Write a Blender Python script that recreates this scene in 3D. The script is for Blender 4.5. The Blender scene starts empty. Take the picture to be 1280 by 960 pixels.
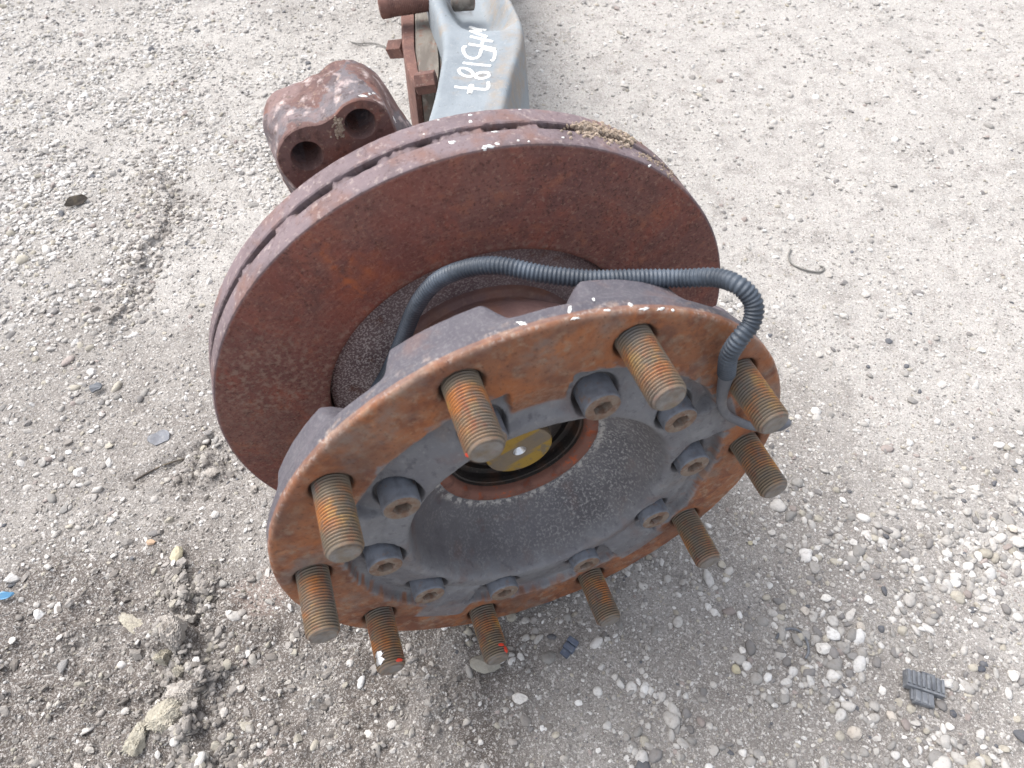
import bpy, math, random
import numpy as np
from mathutils import Matrix, Vector
from mathutils.bvhtree import BVHTree
S = bpy.context.scene
C = S.collection
random.seed(5)
rng = np.random.default_rng(11)

# ------------------------------------------------------------------ camera, world, sun
FPX = 912.31                                                    # focal length in pixels of a 1280 px wide picture
HUB_R = np.array([[-0.29480861, -0.89961208, 0.32215834], [-0.51984467, 0.43387885, 0.73587408], [-0.8017789, 0.04946972, -0.59556977]])
HUB_T = np.array([0.02221989, 0.0888174, 0.53336196])           # hub face centre as the camera sees it
ax = HUB_R[:, 2]
up = np.array([0, ax[2], -ax[1]]); up /= np.linalg.norm(up)
fw = np.cross(up, [1., 0, 0])
C2W = np.array([[1., 0, 0], fw, up])
CAM_Z = 0.213 - float(up @ HUB_T)
CAM = np.array([0, 0, CAM_Z])
cam = bpy.data.cameras.new('camera'); co = bpy.data.objects.new('camera', cam); C.objects.link(co); S.camera = co
m = np.eye(4); m[:3, :3] = C2W @ np.diag([1., -1, -1]); m[:3, 3] = CAM
co.matrix_world = Matrix(m.tolist())
cam.sensor_width = 36; cam.lens = FPX / 1280 * 36; cam.clip_start = 0.01; cam.clip_end = 300
cam.dof.use_dof = True; cam.dof.focus_distance = 0.66; cam.dof.aperture_fstop = 13.5

SUN_EL, SUN_AZ = math.radians(58), math.radians(-62)            # azimuth measured from +Y towards +X
w = bpy.data.worlds.new('World'); S.world = w; w.use_nodes = True
wn = w.node_tree; bg = wn.nodes['Background']
sky = wn.nodes.new('ShaderNodeTexSky'); sky.sky_type = 'NISHITA'; sky.sun_disc = False
sky.sun_elevation = SUN_EL; sky.sun_rotation = SUN_AZ; sky.dust_density = 4; sky.air_density = 1.0
hs = wn.nodes.new('ShaderNodeHueSaturation'); hs.inputs['Saturation'].default_value = 0.38
wn.links.new(sky.outputs[0], hs.inputs['Color']); wn.links.new(hs.outputs[0], bg.inputs['Color']); bg.inputs['Strength'].default_value = 0.15
sd = bpy.data.lights.new('sun', 'SUN'); sd.energy = 1.0; sd.angle = math.radians(38); sd.color = (1, 0.985, 0.965)
so = bpy.data.objects.new('sun', sd); C.objects.link(so)
sv = Vector((math.sin(SUN_AZ) * math.cos(SUN_EL), math.cos(SUN_AZ) * math.cos(SUN_EL), math.sin(SUN_EL)))
so.rotation_euler = sv.to_track_quat('Z', 'Y').to_euler()
S.view_settings.view_transform = 'Standard'; S.view_settings.look = 'None'
S.view_settings.exposure = 1.24; S.view_settings.gamma = 1
S.render.engine = 'CYCLES'

# ------------------------------------------------------------------ geometry helpers
def w2h(p): return HUB_R.T @ (np.linalg.solve(C2W, np.asarray(p, float) - CAM) - HUB_T)
MH = np.eye(4); MH[:3, :3] = C2W @ HUB_R; MH[:3, 3] = C2W @ HUB_T + CAM
MHUB = Matrix(MH.tolist())
def h2w(p): return MH[:3, :3] @ np.asarray(p, float) + MH[:3, 3]
def ray(px, py): d = C2W @ np.array([(px - 640) / FPX, (py - 480) / FPX, 1.]); return d / np.linalg.norm(d)
def at(px, py, h=0.0): d = ray(px, py); return CAM + d * ((h - CAM_Z) / d[2])            # point of the place at height h
def hub_at(px, py, z):                                                                 # point on the hub's plane z (hub frame)
    a = w2h(CAM); b = w2h(CAM + ray(px, py)) - a; return a + b * ((z - a[2]) / b[2])
def to_px(P):
    Q = (np.asarray(P) - CAM) @ C2W
    return Q[..., 0] / Q[..., 2] * FPX + 640, Q[..., 1] / Q[..., 2] * FPX + 480

def srgb(r, g, b): return tuple(((c / 255) / 12.92 if c <= 10 else ((c / 255 + .055) / 1.055) ** 2.4) for c in (r, g, b))
def new_obj(name, me, mats, parent=None, hub=False):
    o = bpy.data.objects.new(name, me); C.objects.link(o)
    if not isinstance(mats, (list, tuple)): mats = [mats]
    if len(me.materials) == 0:
        for x in mats: me.materials.append(x)
    if parent: o.parent = parent
    return o
def mesh(name, V, F, smooth=True, sharp=None):
    me = bpy.data.meshes.new(name); me.from_pydata([tuple(v) for v in V], [], [tuple(f) for f in F]); me.update()
    if smooth: me.polygons.foreach_set('use_smooth', [True] * len(me.polygons))
    if sharp: me.set_sharp_from_angle(angle=math.radians(sharp))
    return me
def grid_mesh(name, P, close_u=False, close_v=False, smooth=True, sharp=None, cap=False):
    P = np.asarray(P); n, k = P.shape[:2]
    idx = np.arange(n * k).reshape(n, k)
    iu = np.concatenate([idx, idx[:1]]) if close_u else idx
    if close_v: iu = np.concatenate([iu, iu[:, :1]], 1)
    F = np.stack([iu[:-1, :-1], iu[1:, :-1], iu[1:, 1:], iu[:-1, 1:]], -1).reshape(-1, 4)
    me = bpy.data.meshes.new(name)
    me.vertices.add(n * k); me.vertices.foreach_set('co', P.reshape(-1).astype(np.float32))
    me.loops.add(F.size); me.loops.foreach_set('vertex_index', F.reshape(-1).astype(np.int32))
    me.polygons.add(len(F)); me.polygons.foreach_set('loop_start', np.arange(len(F), dtype=np.int32) * 4)
    me.polygons.foreach_set('loop_total', np.full(len(F), 4, np.int32))
    me.update(calc_edges=True)
    if smooth: me.polygons.foreach_set('use_smooth', np.ones(len(F), bool))
    if sharp: me.set_sharp_from_angle(angle=math.radians(sharp))
    return me
def attr(me, name, vals):
    a = me.attributes.new(name, 'FLOAT', 'POINT'); a.data.foreach_set('value', np.asarray(vals, np.float32).reshape(-1))
def lathe(name, prof, n=96, **kw):                             # prof: (r, z) in mm, turned round the hub axis
    a = np.arange(n) / n * 2 * np.pi
    prof = np.array(prof, float) / 1000
    P = np.stack([np.outer(np.cos(a), prof[:, 0]), np.outer(np.sin(a), prof[:, 0]), np.tile(prof[:, 1], (n, 1))], -1)
    return grid_mesh(name, P, close_u=True, **kw)
def sweep(name, pts, rad, n=16, cap=True):
    pts = np.asarray(pts, float); k = len(pts); rad = np.broadcast_to(rad, (k,))
    T = np.gradient(pts, axis=0); T /= np.linalg.norm(T, axis=1)[:, None]
    u = np.cross(T[0], [0.3, 0.2, 1]); u /= np.linalg.norm(u)
    a = np.arange(n) / n * 2 * np.pi; P = np.zeros((k, n, 3))
    for i in range(k):
        u = u - T[i] * (u @ T[i]); u /= np.linalg.norm(u); v = np.cross(T[i], u)
        P[i] = pts[i] + rad[i] * (np.cos(a)[:, None] * u + np.sin(a)[:, None] * v)
    if cap: P = np.concatenate([np.tile(pts[0], (1, n, 1)), P, np.tile(pts[-1], (1, n, 1))])
    return grid_mesh(name, P, close_v=True)
def spline(pts, step):
    pts = np.asarray(pts, float); q = np.concatenate([[2 * pts[0] - pts[1]], pts, [2 * pts[-1] - pts[-2]]]); out = []
    for i in range(1, len(q) - 2):
        for t in np.linspace(0, 1, 60, endpoint=False):
            a, b, c, d = q[i - 1:i + 3]
            out.append(.5 * ((2 * b) + (c - a) * t + (2 * a - 5 * b + 4 * c - d) * t * t + (3 * b - a - 3 * c + d) * t ** 3))
    out = np.array(out + [pts[-1]]); L = np.concatenate([[0], np.cumsum(np.linalg.norm(np.diff(out, axis=0), axis=1))])
    s = np.arange(0, L[-1], step)
    return np.stack([np.interp(s, L, out[:, j]) for j in range(3)], 1), s
def sst(a, b, x): t = np.clip((x - a) / (b - a), 0, 1); return t * t * (3 - 2 * t)
def vnoise(x, y, seed=0):                                      # gradient noise
    r = np.random.default_rng(seed); G = r.uniform(0, 2 * np.pi, (256, 256)); gx, gy = np.cos(G), np.sin(G)
    xi = np.floor(x).astype(int); yi = np.floor(y).astype(int); fx = x - xi; fy = y - yi
    def g(i, j, dx, dy): a = (xi + i) % 256; b = (yi + j) % 256; return gx[a, b] * dx + gy[a, b] * dy
    u = fx ** 3 * (fx * (fx * 6 - 15) + 10); v = fy ** 3 * (fy * (fy * 6 - 15) + 10)
    return ((g(0, 0, fx, fy) * (1 - u) + g(1, 0, fx - 1, fy) * u) * (1 - v) + (g(0, 1, fx, fy - 1) * (1 - u) + g(1, 1, fx - 1, fy - 1) * u) * v) * 1.4
def fbm(x, y, seed=0, o=4):
    s = 0; a = 1
    for i in range(o): s = s + a * vnoise(x * 2 ** i, y * 2 ** i, seed + i); a *= .5
    return s

# ------------------------------------------------------------------ material helper
def material(name, base, layers=(), rough=0.8, metal=0.0, bumps=(), attrs=(), rough_noise=0.0, coord='Object', spec=0.4, color_attr=None):
    mt = bpy.data.materials.new(name); mt.use_nodes = True; nt = mt.node_tree; N = nt.nodes; Lk = nt.links
    b = N['Principled BSDF']; tc = N.new('ShaderNodeTexCoord'); oi = N.new('ShaderNodeObjectInfo')
    sc = N.new('ShaderNodeVectorMath'); sc.operation = 'MULTIPLY_ADD'
    sc.inputs[1].default_value = (7.3, 3.1, 5.7)
    cmb = N.new('ShaderNodeCombineXYZ')
    for i in range(3): Lk.new(oi.outputs['Random'], cmb.inputs[i])
    Lk.new(cmb.outputs[0], sc.inputs[0]); Lk.new(tc.outputs[coord], sc.inputs[2]); vec = sc.outputs[0]
    def noise(scale, detail=4, rg=.6, stretch=None, dist=0, kind='n'):
        v = vec
        if stretch:
            mp = N.new('ShaderNodeMapping'); mp.inputs['Scale'].default_value = stretch; Lk.new(vec, mp.inputs[0]); v = mp.outputs[0]
        if kind == 'v':
            n = N.new('ShaderNodeTexVoronoi'); n.inputs['Scale'].default_value = scale; Lk.new(v, n.inputs['Vector']); return n.outputs['Distance']
        if kind == 'c':
            n = N.new('ShaderNodeTexVoronoi'); n.inputs['Scale'].default_value = scale; Lk.new(v, n.inputs['Vector'])
            sx = N.new('ShaderNodeSeparateColor'); Lk.new(n.outputs['Color'], sx.inputs[0]); return sx.outputs[0]
        n = N.new('ShaderNodeTexNoise'); n.inputs['Scale'].default_value = scale; n.inputs['Detail'].default_value = detail
        n.inputs['Roughness'].default_value = rg; n.inputs['Distortion'].default_value = dist; Lk.new(v, n.inputs['Vector']); return n.outputs['Fac']
    def rng_(sock, lo, hi, a=0., z=1.):
        r = N.new('ShaderNodeMapRange'); r.inputs[1].default_value = lo; r.inputs[2].default_value = hi; r.inputs[3].default_value = a; r.inputs[4].default_value = z
        Lk.new(sock, r.inputs[0]); return r.outputs[0]
    def mul(a, c):
        q = N.new('ShaderNodeMath'); q.operation = 'MULTIPLY'; Lk.new(a, q.inputs[0])
        if isinstance(c, (int, float)): q.inputs[1].default_value = c
        else: Lk.new(c, q.inputs[1])
        return q.outputs[0]
    def getattr_(nm):
        a = N.new('ShaderNodeAttribute'); a.attribute_name = nm; return a
    if color_attr: cur = getattr_(color_attr).outputs['Color']
    else:
        rgb = N.new('ShaderNodeRGB'); rgb.outputs[0].default_value = (*base, 1); cur = rgb.outputs[0]
    for l in layers:                                          # dict(col, s, lo, hi, amt, det, st, k, a=attribute mask, inv)
        f = rng_(noise(l['s'], l.get('det', 4), l.get('rg', .6), l.get('st'), l.get('dist', 0), l.get('k', 'n')), l['lo'], l['hi'])
        f = mul(f, l.get('amt', 1.))
        if 'a' in l:
            g = getattr_(l['a']).outputs['Fac']
            if l.get('inv'): g = rng_(g, 0, 1, 1, 0)
            f = mul(f, g)
        mx = N.new('ShaderNodeMix'); mx.data_type = 'RGBA'; mx.blend_type = l.get('mode', 'MIX')
        Lk.new(f, mx.inputs[0]); Lk.new(cur, mx.inputs[6]); mx.inputs[7].default_value = (*l['col'], 1); cur = mx.outputs[2]
    Lk.new(cur, b.inputs['Base Color'])
    b.inputs['Metallic'].default_value = metal; b.inputs['Specular IOR Level'].default_value = spec
    if rough_noise: Lk.new(rng_(noise(90, 4), .3, .7, rough - rough_noise, rough + rough_noise), b.inputs['Roughness'])
    else: b.inputs['Roughness'].default_value = rough
    prev = None
    for (s, dist, det) in bumps:
        bp = N.new('ShaderNodeBump'); bp.inputs['Distance'].default_value = dist; bp.inputs['Strength'].default_value = 1.0
        Lk.new(noise(s, det, .65), bp.inputs['Height'])
        if prev: Lk.new(prev, bp.inputs['Normal'])
        prev = bp.outputs[0]
    if prev: Lk.new(prev, b.inputs['Normal'])
    return mt
L = lambda col, s, lo, hi, amt=1., **k: dict(col=col, s=s, lo=lo, hi=hi, amt=amt, **k)

M = {}
RU = srgb(140, 94, 68); RU2 = srgb(108, 68, 54); TAN = srgb(150, 128, 108); GREY = srgb(116, 116, 119)
M['hub'] = material('cast_hub', GREY, [
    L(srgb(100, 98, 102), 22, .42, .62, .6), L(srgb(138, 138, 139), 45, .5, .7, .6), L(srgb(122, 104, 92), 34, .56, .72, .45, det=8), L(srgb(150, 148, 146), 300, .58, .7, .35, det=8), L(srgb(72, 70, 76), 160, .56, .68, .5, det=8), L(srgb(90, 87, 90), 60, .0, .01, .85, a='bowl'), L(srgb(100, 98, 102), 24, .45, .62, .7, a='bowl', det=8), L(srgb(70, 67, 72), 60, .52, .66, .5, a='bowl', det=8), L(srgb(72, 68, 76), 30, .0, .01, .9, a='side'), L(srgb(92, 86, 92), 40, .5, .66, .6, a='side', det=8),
    L(srgb(150, 148, 146), 60, .5, .7, .4, a='basin'), L(srgb(176, 174, 170), 460, .5, .62, .75, a='basin', det=8), L(srgb(120, 117, 118), 22, .4, .6, .7, a='basin', det=8),
    L(srgb(112, 76, 62), 30, .55, .7, .35), L(srgb(116, 90, 86), 30, .0, .01, .95, a='brown'), L(srgb(98, 74, 72), 22, .45, .6, .7, a='brown'), L(srgb(128, 100, 90), 260, .56, .66, .5, a='brown', det=6),
    L(RU, 50, .0, .01, 1., a='rust'), L(RU2, 28, .44, .6, .85, a='rust', dist=1), L(srgb(162, 104, 66), 60, .5, .68, .7, a='rust', dist=1), L(srgb(150, 128, 108), 130, .52, .66, .65, a='rust', det=8), L(srgb(122, 112, 104), 34, .56, .7, .6, a='rust', det=8), L(srgb(94, 60, 48), 200, .54, .66, .5, a='rust', det=6),
    L(srgb(140, 118, 100), 75, .54, .72, .65, a='rust', det=6), L(srgb(96, 74, 66), 13, .48, .66, .7, a='rust', det=8), L(srgb(124, 116, 110), 24, .54, .68, .7, a='rust', det=8), L(srgb(160, 96, 54), 18, .54, .7, .6, a='rust', det=8), L(srgb(64, 40, 34), 420, .6, .7, .5, a='rust'),
    L(srgb(166, 142, 124), 200, .46, .62, .7, a='edge', det=8), L(srgb(170, 162, 156), 300, .52, .62, .5, a='edge2', det=8), L(srgb(182, 178, 172), 200, .48, .58, .8, a='lipedge', det=8),
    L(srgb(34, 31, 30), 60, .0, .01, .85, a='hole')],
    rough=.72, rough_noise=.12, bumps=((35, .0012, 3), (420, .00035, 5)), spec=.35)
M['disc'] = material('rusty_disc', srgb(124, 87, 79), [
    L(srgb(108, 74, 70), 9, .42, .6, .8, dist=.6), L(srgb(142, 84, 70), 16, .5, .66, .7, dist=1), L(srgb(156, 102, 78), 60, .56, .7, .5, det=8),
    L(srgb(94, 66, 62), 110, .5, .64, .6, det=8), L(srgb(150, 118, 104), 330, .56, .66, .6, det=8), L(srgb(66, 46, 44), 420, .54, .64, .6, det=8), L(srgb(160, 100, 76), 600, .58, .68, .5, det=6),
    L(srgb(142, 74, 60), 12, .36, .6, .75, a='red', det=6), L(srgb(152, 118, 106), 90, .35, .65, .4, a='score', det=6), L(srgb(168, 130, 112), 520, .56, .66, .22, st=(1, .35, 1), det=8), L(srgb(178, 100, 62), 60, .4, .62, .62, a='streak', dist=1, det=8),
    L(srgb(150, 126, 112), 220, .48, .62, .7, a='dusty', det=8),
    L(srgb(118, 108, 112), 40, .0, .01, .85, a='rim'), L(srgb(96, 84, 86), 24, .45, .62, .7, a='rim', det=8), L(srgb(120, 88, 76), 30, .5, .66, .7, a='rim', det=8), L(srgb(170, 156, 150), 200, .56, .68, .5, a='rim', det=8), L(srgb(78, 62, 62), 300, .56, .66, .5, a='rim', det=8),
    L(srgb(56, 48, 48), 90, .3, .6, .85, a='deep', det=6), L(srgb(122, 104, 96), 160, .5, .6, .7, a='deep', det=8)],
    rough=.85, rough_noise=.08, bumps=((60, .0005, 3), (480, .0004, 5)), spec=.25)
M['carrier'] = material('speckled_carrier', srgb(128, 112, 112), [L(srgb(96, 80, 84), 30, .45, .6, .6), L(srgb(206, 198, 194), 620, .5, .58, .85, det=8, a='speck'), L(srgb(116, 80, 62), 60, .58, .7, .5)],
    rough=.85, bumps=((400, .0006, 5),), spec=.3)
M['stud'] = material('rusty_thread', srgb(112, 98, 80), [L(srgb(168, 104, 48), 50, .44, .6, .9, a='mid', det=6), L(srgb(190, 146, 66), 90, .54, .66, .7, a='mid'), L(srgb(104, 98, 92), 60, .54, .66, .8, det=6),
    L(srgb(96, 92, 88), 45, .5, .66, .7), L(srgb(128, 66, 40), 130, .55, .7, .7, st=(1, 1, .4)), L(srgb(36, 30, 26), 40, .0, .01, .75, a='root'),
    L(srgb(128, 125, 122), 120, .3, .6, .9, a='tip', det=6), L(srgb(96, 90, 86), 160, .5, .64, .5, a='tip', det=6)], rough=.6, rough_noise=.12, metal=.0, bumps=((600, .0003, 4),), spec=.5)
M['bright'] = material('worn_bright_steel', (.62, .62, .63), rough=.34, metal=1.0, bumps=((300, .0003, 3),))
M['screw'] = material('dark_screw', srgb(108, 112, 120), [L(srgb(84, 86, 92), 120, .45, .62, .7), L(srgb(120, 96, 78), 160, .58, .7, .6)], rough=.5, bumps=((500, .0002, 4),), spec=.5)
M['screw_face'] = material('rusty_screw_face', srgb(122, 108, 96), [L(srgb(108, 80, 64), 150, .45, .6, .8), L(srgb(140, 136, 132), 200, .56, .7, .6)], rough=.65, bumps=((500, .0003, 4),))
M['dark'] = material('oily_dark_steel', srgb(48, 44, 42), [L(srgb(110, 104, 98), 500, .6, .7, .7, det=6), L(srgb(84, 60, 46), 60, .5, .66, .6)], rough=.38, bumps=((300, .0003, 3),), spec=.6)
M['lip'] = material('rusty_bore_lip', srgb(122, 84, 72), [L(srgb(176, 84, 42), 120, .56, .66, .9, det=6), L(srgb(70, 50, 46), 60, .5, .66, .7)], rough=.8, bumps=((300, .0006, 5),))
M['yellow'] = material('yellow_grease_paint', srgb(154, 124, 48), [L(srgb(112, 106, 92), 30, .5, .53, .95), L(srgb(100, 78, 36), 400, .6, .7, .7), L(srgb(130, 96, 40), 60, .5, .66, .6), L(srgb(112, 102, 92), 300, .0, .01, .85, a='band')], rough=.45, bumps=((300, .0003, 3),), spec=.5)
M['hose'] = material('corrugated_plastic', srgb(54, 61, 70), [L(srgb(92, 102, 114), 30, .45, .7, .7), L(srgb(110, 110, 112), 400, .62, .74, .6)], rough=.5, spec=.45)
M['cable'] = material('grey_rubber_cable', srgb(96, 98, 104), [L(srgb(130, 130, 132), 60, .5, .7, .6)], rough=.5)
M['caliper'] = material('rusty_carrier_casting', srgb(104, 80, 76), [L(srgb(122, 82, 70), 40, .5, .66, .7, dist=1, det=8), L(srgb(88, 68, 64), 90, .5, .64, .6, det=8), L(srgb(104, 100, 104), 20, .47, .5, .9, a='top', det=6), L(srgb(132, 112, 110), 34, .5, .6, .6, a='top', det=8), L(srgb(80, 62, 62), 60, .54, .64, .6, a='top', det=8),
    L(srgb(186, 170, 166), 90, .54, .66, .75, a='top', det=8), L(srgb(60, 42, 38), 160, .55, .68, .6), L(srgb(150, 128, 112), 350, .6, .7, .6)], rough=.8, bumps=((35, .0025, 4), (300, .0008, 5)), spec=.3)
M['beam'] = material('blue_grey_painted_beam', srgb(132, 139, 144), [L(srgb(112, 119, 125), 14, .45, .6, .6), L(srgb(134, 140, 144), 30, .5, .66, .6), L(srgb(146, 130, 112), 22, .6, .72, .6, det=8), L(srgb(142, 128, 112), 60, .38, .62, .7, a='edge', det=8),
    L(srgb(70, 64, 66), 70, .3, .6, .8, a='pit', det=6), L(srgb(160, 160, 158), 240, .6, .7, .5), L(srgb(78, 74, 76), 220, .66, .72, .7)], rough=.7, bumps=((40, .0015, 4), (400, .0004, 4)), spec=.35)
M['white'] = material('white_paint_marker', srgb(226, 226, 222), [L(srgb(170, 170, 166), 300, .62, .7, .5)], rough=.6)
M['redpaint'] = material('red_paint', srgb(214, 66, 44), rough=.6)
M['brown'] = material('brown_rust', srgb(112, 82, 74), [L(srgb(88, 66, 62), 40, .45, .6, .7, det=8), L(srgb(134, 100, 88), 90, .55, .7, .7, det=8), L(srgb(150, 134, 124), 250, .6, .7, .6)], rough=.85, bumps=((90, .0008, 4), (400, .0004, 4)), spec=.3)
M['packer'] = material('weathered_grey_plate', srgb(116, 110, 102), [L(srgb(84, 76, 70), 40, .45, .6, .7, st=(1, .2, 1)), L(srgb(142, 136, 128), 90, .52, .66, .7, st=(1, .2, 1)), L(srgb(118, 78, 64), 60, .56, .66, .6)], rough=.85, bumps=((80, .001, 4),))
M['black'] = material('black_plastic', srgb(106, 109, 114), [L(srgb(134, 136, 138), 200, .5, .66, .6), L(srgb(60, 62, 68), 90, .5, .66, .6)], rough=.55, bumps=((300, .0003, 4),))
M['clod'] = material('dried_mud', srgb(162, 156, 149), [L(srgb(178, 172, 165), 70, .5, .62, .7), L(srgb(120, 113, 107), 160, .52, .64, .5, det=6), L(srgb(206, 200, 192), 330, .62, .67, .8)], rough=.95, bumps=((120, .002, 5), (500, .0008, 4)), spec=.15)
M['clodyel'] = material('yellow_lime_lump', srgb(164, 158, 144), [L(srgb(146, 140, 130), 50, .5, .62, .7), L(srgb(186, 182, 168), 120, .54, .64, .6), L(srgb(110, 104, 96), 260, .58, .68, .6)], rough=.95, bumps=((120, .0015, 5), (500, .0006, 4)), spec=.15)
M['moss'] = material('dry_moss', srgb(150, 134, 118), [L(srgb(178, 162, 148), 300, .5, .62, .8), L(srgb(118, 110, 84), 50, .56, .64, .6)], rough=1, bumps=((400, .0015, 5),))
M['wire'] = material('dark_wire', srgb(112, 110, 106), [L(srgb(142, 138, 132), 200, .5, .62, .6)], rough=.6)
M['chip'] = material('faded_asphalt', srgb(126, 128, 133), [L(srgb(150, 150, 150), 200, .5, .62, .6), L(srgb(100, 100, 104), 90, .5, .62, .6)], rough=.9, bumps=((300, .0006, 4),))
M['bark'] = material('dark_bark', srgb(84, 77, 70), [L(srgb(110, 100, 84), 90, .5, .62, .7)], rough=.8, bumps=((200, .001, 4),))
M['blue'] = material('blue_plastic', srgb(80, 130, 165), [L(srgb(130, 140, 146), 90, .5, .62, .7)], rough=.5)
M['stone'] = material('limestone_gravel', (.5, .5, .5), [L(srgb(120, 112, 104), 260, .5, .66, .35), L(srgb(80, 76, 72), 600, .62, .7, .4)], rough=.9, bumps=((350, .0007, 4),), color_attr='Col', spec=.2)
M['ground'] = material('packed_gravel_dust', srgb(130, 125, 120), [
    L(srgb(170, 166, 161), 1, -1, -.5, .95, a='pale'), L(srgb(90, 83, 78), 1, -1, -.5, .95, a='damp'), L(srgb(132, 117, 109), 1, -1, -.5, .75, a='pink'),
    L(srgb(152, 148, 143), 12, .5, .66, .45, det=8), L(srgb(106, 100, 95), 25, .5, .66, .45, det=8),
    L(srgb(84, 79, 76), 420, .52, .64, .5, det=5), L(srgb(182, 178, 173), 380, .54, .64, .6, det=4), L(srgb(198, 194, 189), 230, .6, .66, .7, det=3),
    L(srgb(78, 74, 71), 700, .56, .66, .35, det=3), L(srgb(188, 184, 180), 800, .56, .64, .5, det=2)],
    rough=.95, bumps=((90, .0024, 5), (420, .0012, 5)), spec=.15)

def tag(o, label=None, cat=None, group=None, kind=None):
    if label: o['label'] = label
    if cat: o['category'] = cat
    if group: o['group'] = group
    if kind: o['kind'] = kind
    return o

# ------------------------------------------------------------------ ground
def axis_coords(lo, hi, step, far):
    core = np.arange(lo, hi, step); out = [core]; s = step; a = lo; b = hi - step; l = []; r = []
    while b < far: s *= 1.16; b += s; a -= s; r.append(b); l.append(a)
    return np.concatenate([l[::-1], core, r])
gx = axis_coords(-1.0, 1.05, .0038, 60); gy = axis_coords(.02, 1.7, .0038, 60)
X, Y = np.meshgrid(gx, gy, indexing='ij')
def seg_d(px, py, pts):                                          # distance in metres to a polyline given by picture points on the ground
    P = [at(*p)[:2] for p in pts]; d = np.full(px.shape, 9.)
    sgn = np.zeros(px.shape)
    for a, b in zip(P[:-1], P[1:]):
        ab = b - a; t = np.clip(((px - a[0]) * ab[0] + (py - a[1]) * ab[1]) / (ab @ ab), 0, 1)
        dx = px - a[0] - t * ab[0]; dy = py - a[1] - t * ab[1]; q = np.hypot(dx, dy); mk = q < d
        sgn = np.where(mk, np.sign(ab[0] * dy - ab[1] * dx), sgn); d = np.minimum(d, q)
    return d, sgn
def blob(x, y, px, py, r): c = at(px, py); return np.exp(-((x - c[0]) ** 2 + (y - c[1]) ** 2) / (r * r))
RIDGE = [(195, 215), (215, 255), (200, 290), (172, 335), (150, 395)]
RIDGE2 = [(235, 745), (240, 800), (250, 860), (238, 900), (262, 960)]
CR1 = [(165, 600), (200, 580), (235, 565), (262, 552), (300, 600)]
CR2 = [(262, 552), (245, 585), (240, 625)]
CR3 = [(40, 60), (140, 150), (200, 215)]
def height(x, y):
    wx = x + .010 * fbm(x * 22, y * 22, 31, 4); wy = y + .010 * fbm(x * 22 + 9, y * 22, 35, 4)
    h = .0035 * fbm(x * 3.2, y * 3.2, 1, 3) + .0016 * fbm(x * 22, y * 22, 5, 3) + .0011 * fbm(x * 90, y * 90, 9, 2)
    for pl, amp, wd, side, seed in ((RIDGE, .006, .032, 1, 50), (RIDGE2, .012, .03, 1, 54)):
        d, s = seg_d(wx, wy, pl); lump = 1 + .7 * fbm(x * 45, y * 45, seed, 3)
        h = h + amp * np.exp(-(d / wd) ** 2) * lump - np.where(s > 0, 1, 0) * sst(0, .006, d) * amp * 1.0 * np.exp(-(d / (wd * 1.1)) ** 2)
    for pl, amp, wd in ((CR1, .007, .006), (CR2, .006, .005)):
        d, s = seg_d(wx, wy, pl); h = h - amp * np.exp(-(d / wd) ** 2)
    h = h - .010 * blob(x, y, 60, 850, .09) * (1 + .5 * fbm(x * 20, y * 20, 60, 3)) - .006 * blob(x, y, 440, 890, .06) - .006 * blob(x, y, 165, 370, .04)
    rough = .8 * blob(x, y, 500, 890, .12) + 1.2 * blob(x, y, 150, 840, .13) + .55 * blob(x, y, 200, 290, .09) + .5 * blob(x, y, 255, 590, .05)
    q = fbm(x * 34 + .4 * fbm(x * 60, y * 60, 75, 2), y * 34, 70, 4); h = h + rough * (.0042 * q + .0035 * sst(.05, .16, q))
    return h
Hh = height(X, Y)
fade = np.clip(1.6 - np.hypot(X, Y - .8) / 3, 0, 1); Hh = Hh * fade
Hh = Hh - Hh[np.argmin(abs(gx - .02)), np.argmin(abs(gy - .55))] * 0
gme = grid_mesh('ground', np.stack([X, Y, Hh], -1))
PX, PY = to_px(np.stack([X, Y, Hh * 0], -1))
n1 = fbm(X * 5, Y * 5, 80, 4); n2 = fbm(X * 14, Y * 14, 90, 4)
pale = sst(.25, .95, 1.5 * blob(X, Y, 1150, 150, .8) + .9 * blob(X, Y, 150, 100, .6) + .5 * blob(X, Y, 300, 300, .15) + .35 * n1)  # dry dust tone, plus hazy wash-out of the far ground painted into it
damp = np.clip(sst(.3, .95, 1.1 * blob(X, Y, 110, 860, .17) + 1.0 * blob(X, Y, 400, 900, .12) + .55 * blob(X, Y, 620, 930, .08) + .9 * blob(X, Y, 272, 810, .035) + .8 * blob(X, Y, 280, 870, .04) + .5 * blob(X, Y, 40, 830, .07) + .5 * blob(X, Y, 250, 590, .04) + .55 * blob(X, Y, 560, 700, .12) + .3 * n2 + .15 * n1), 0, 1)  # damp soil, with shade beside the ridge painted in; darker under the hub too
pink = sst(.4, .8, blob(X, Y, 325, 738, .035) + .5 * blob(X, Y, 120, 390, .06) + .3 * n2)
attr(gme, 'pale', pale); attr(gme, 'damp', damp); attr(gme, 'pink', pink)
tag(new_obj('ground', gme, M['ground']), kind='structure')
def gz(x, y):
    return height(np.atleast_1d(np.asarray(x, float)), np.atleast_1d(np.asarray(y, float)))

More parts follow.
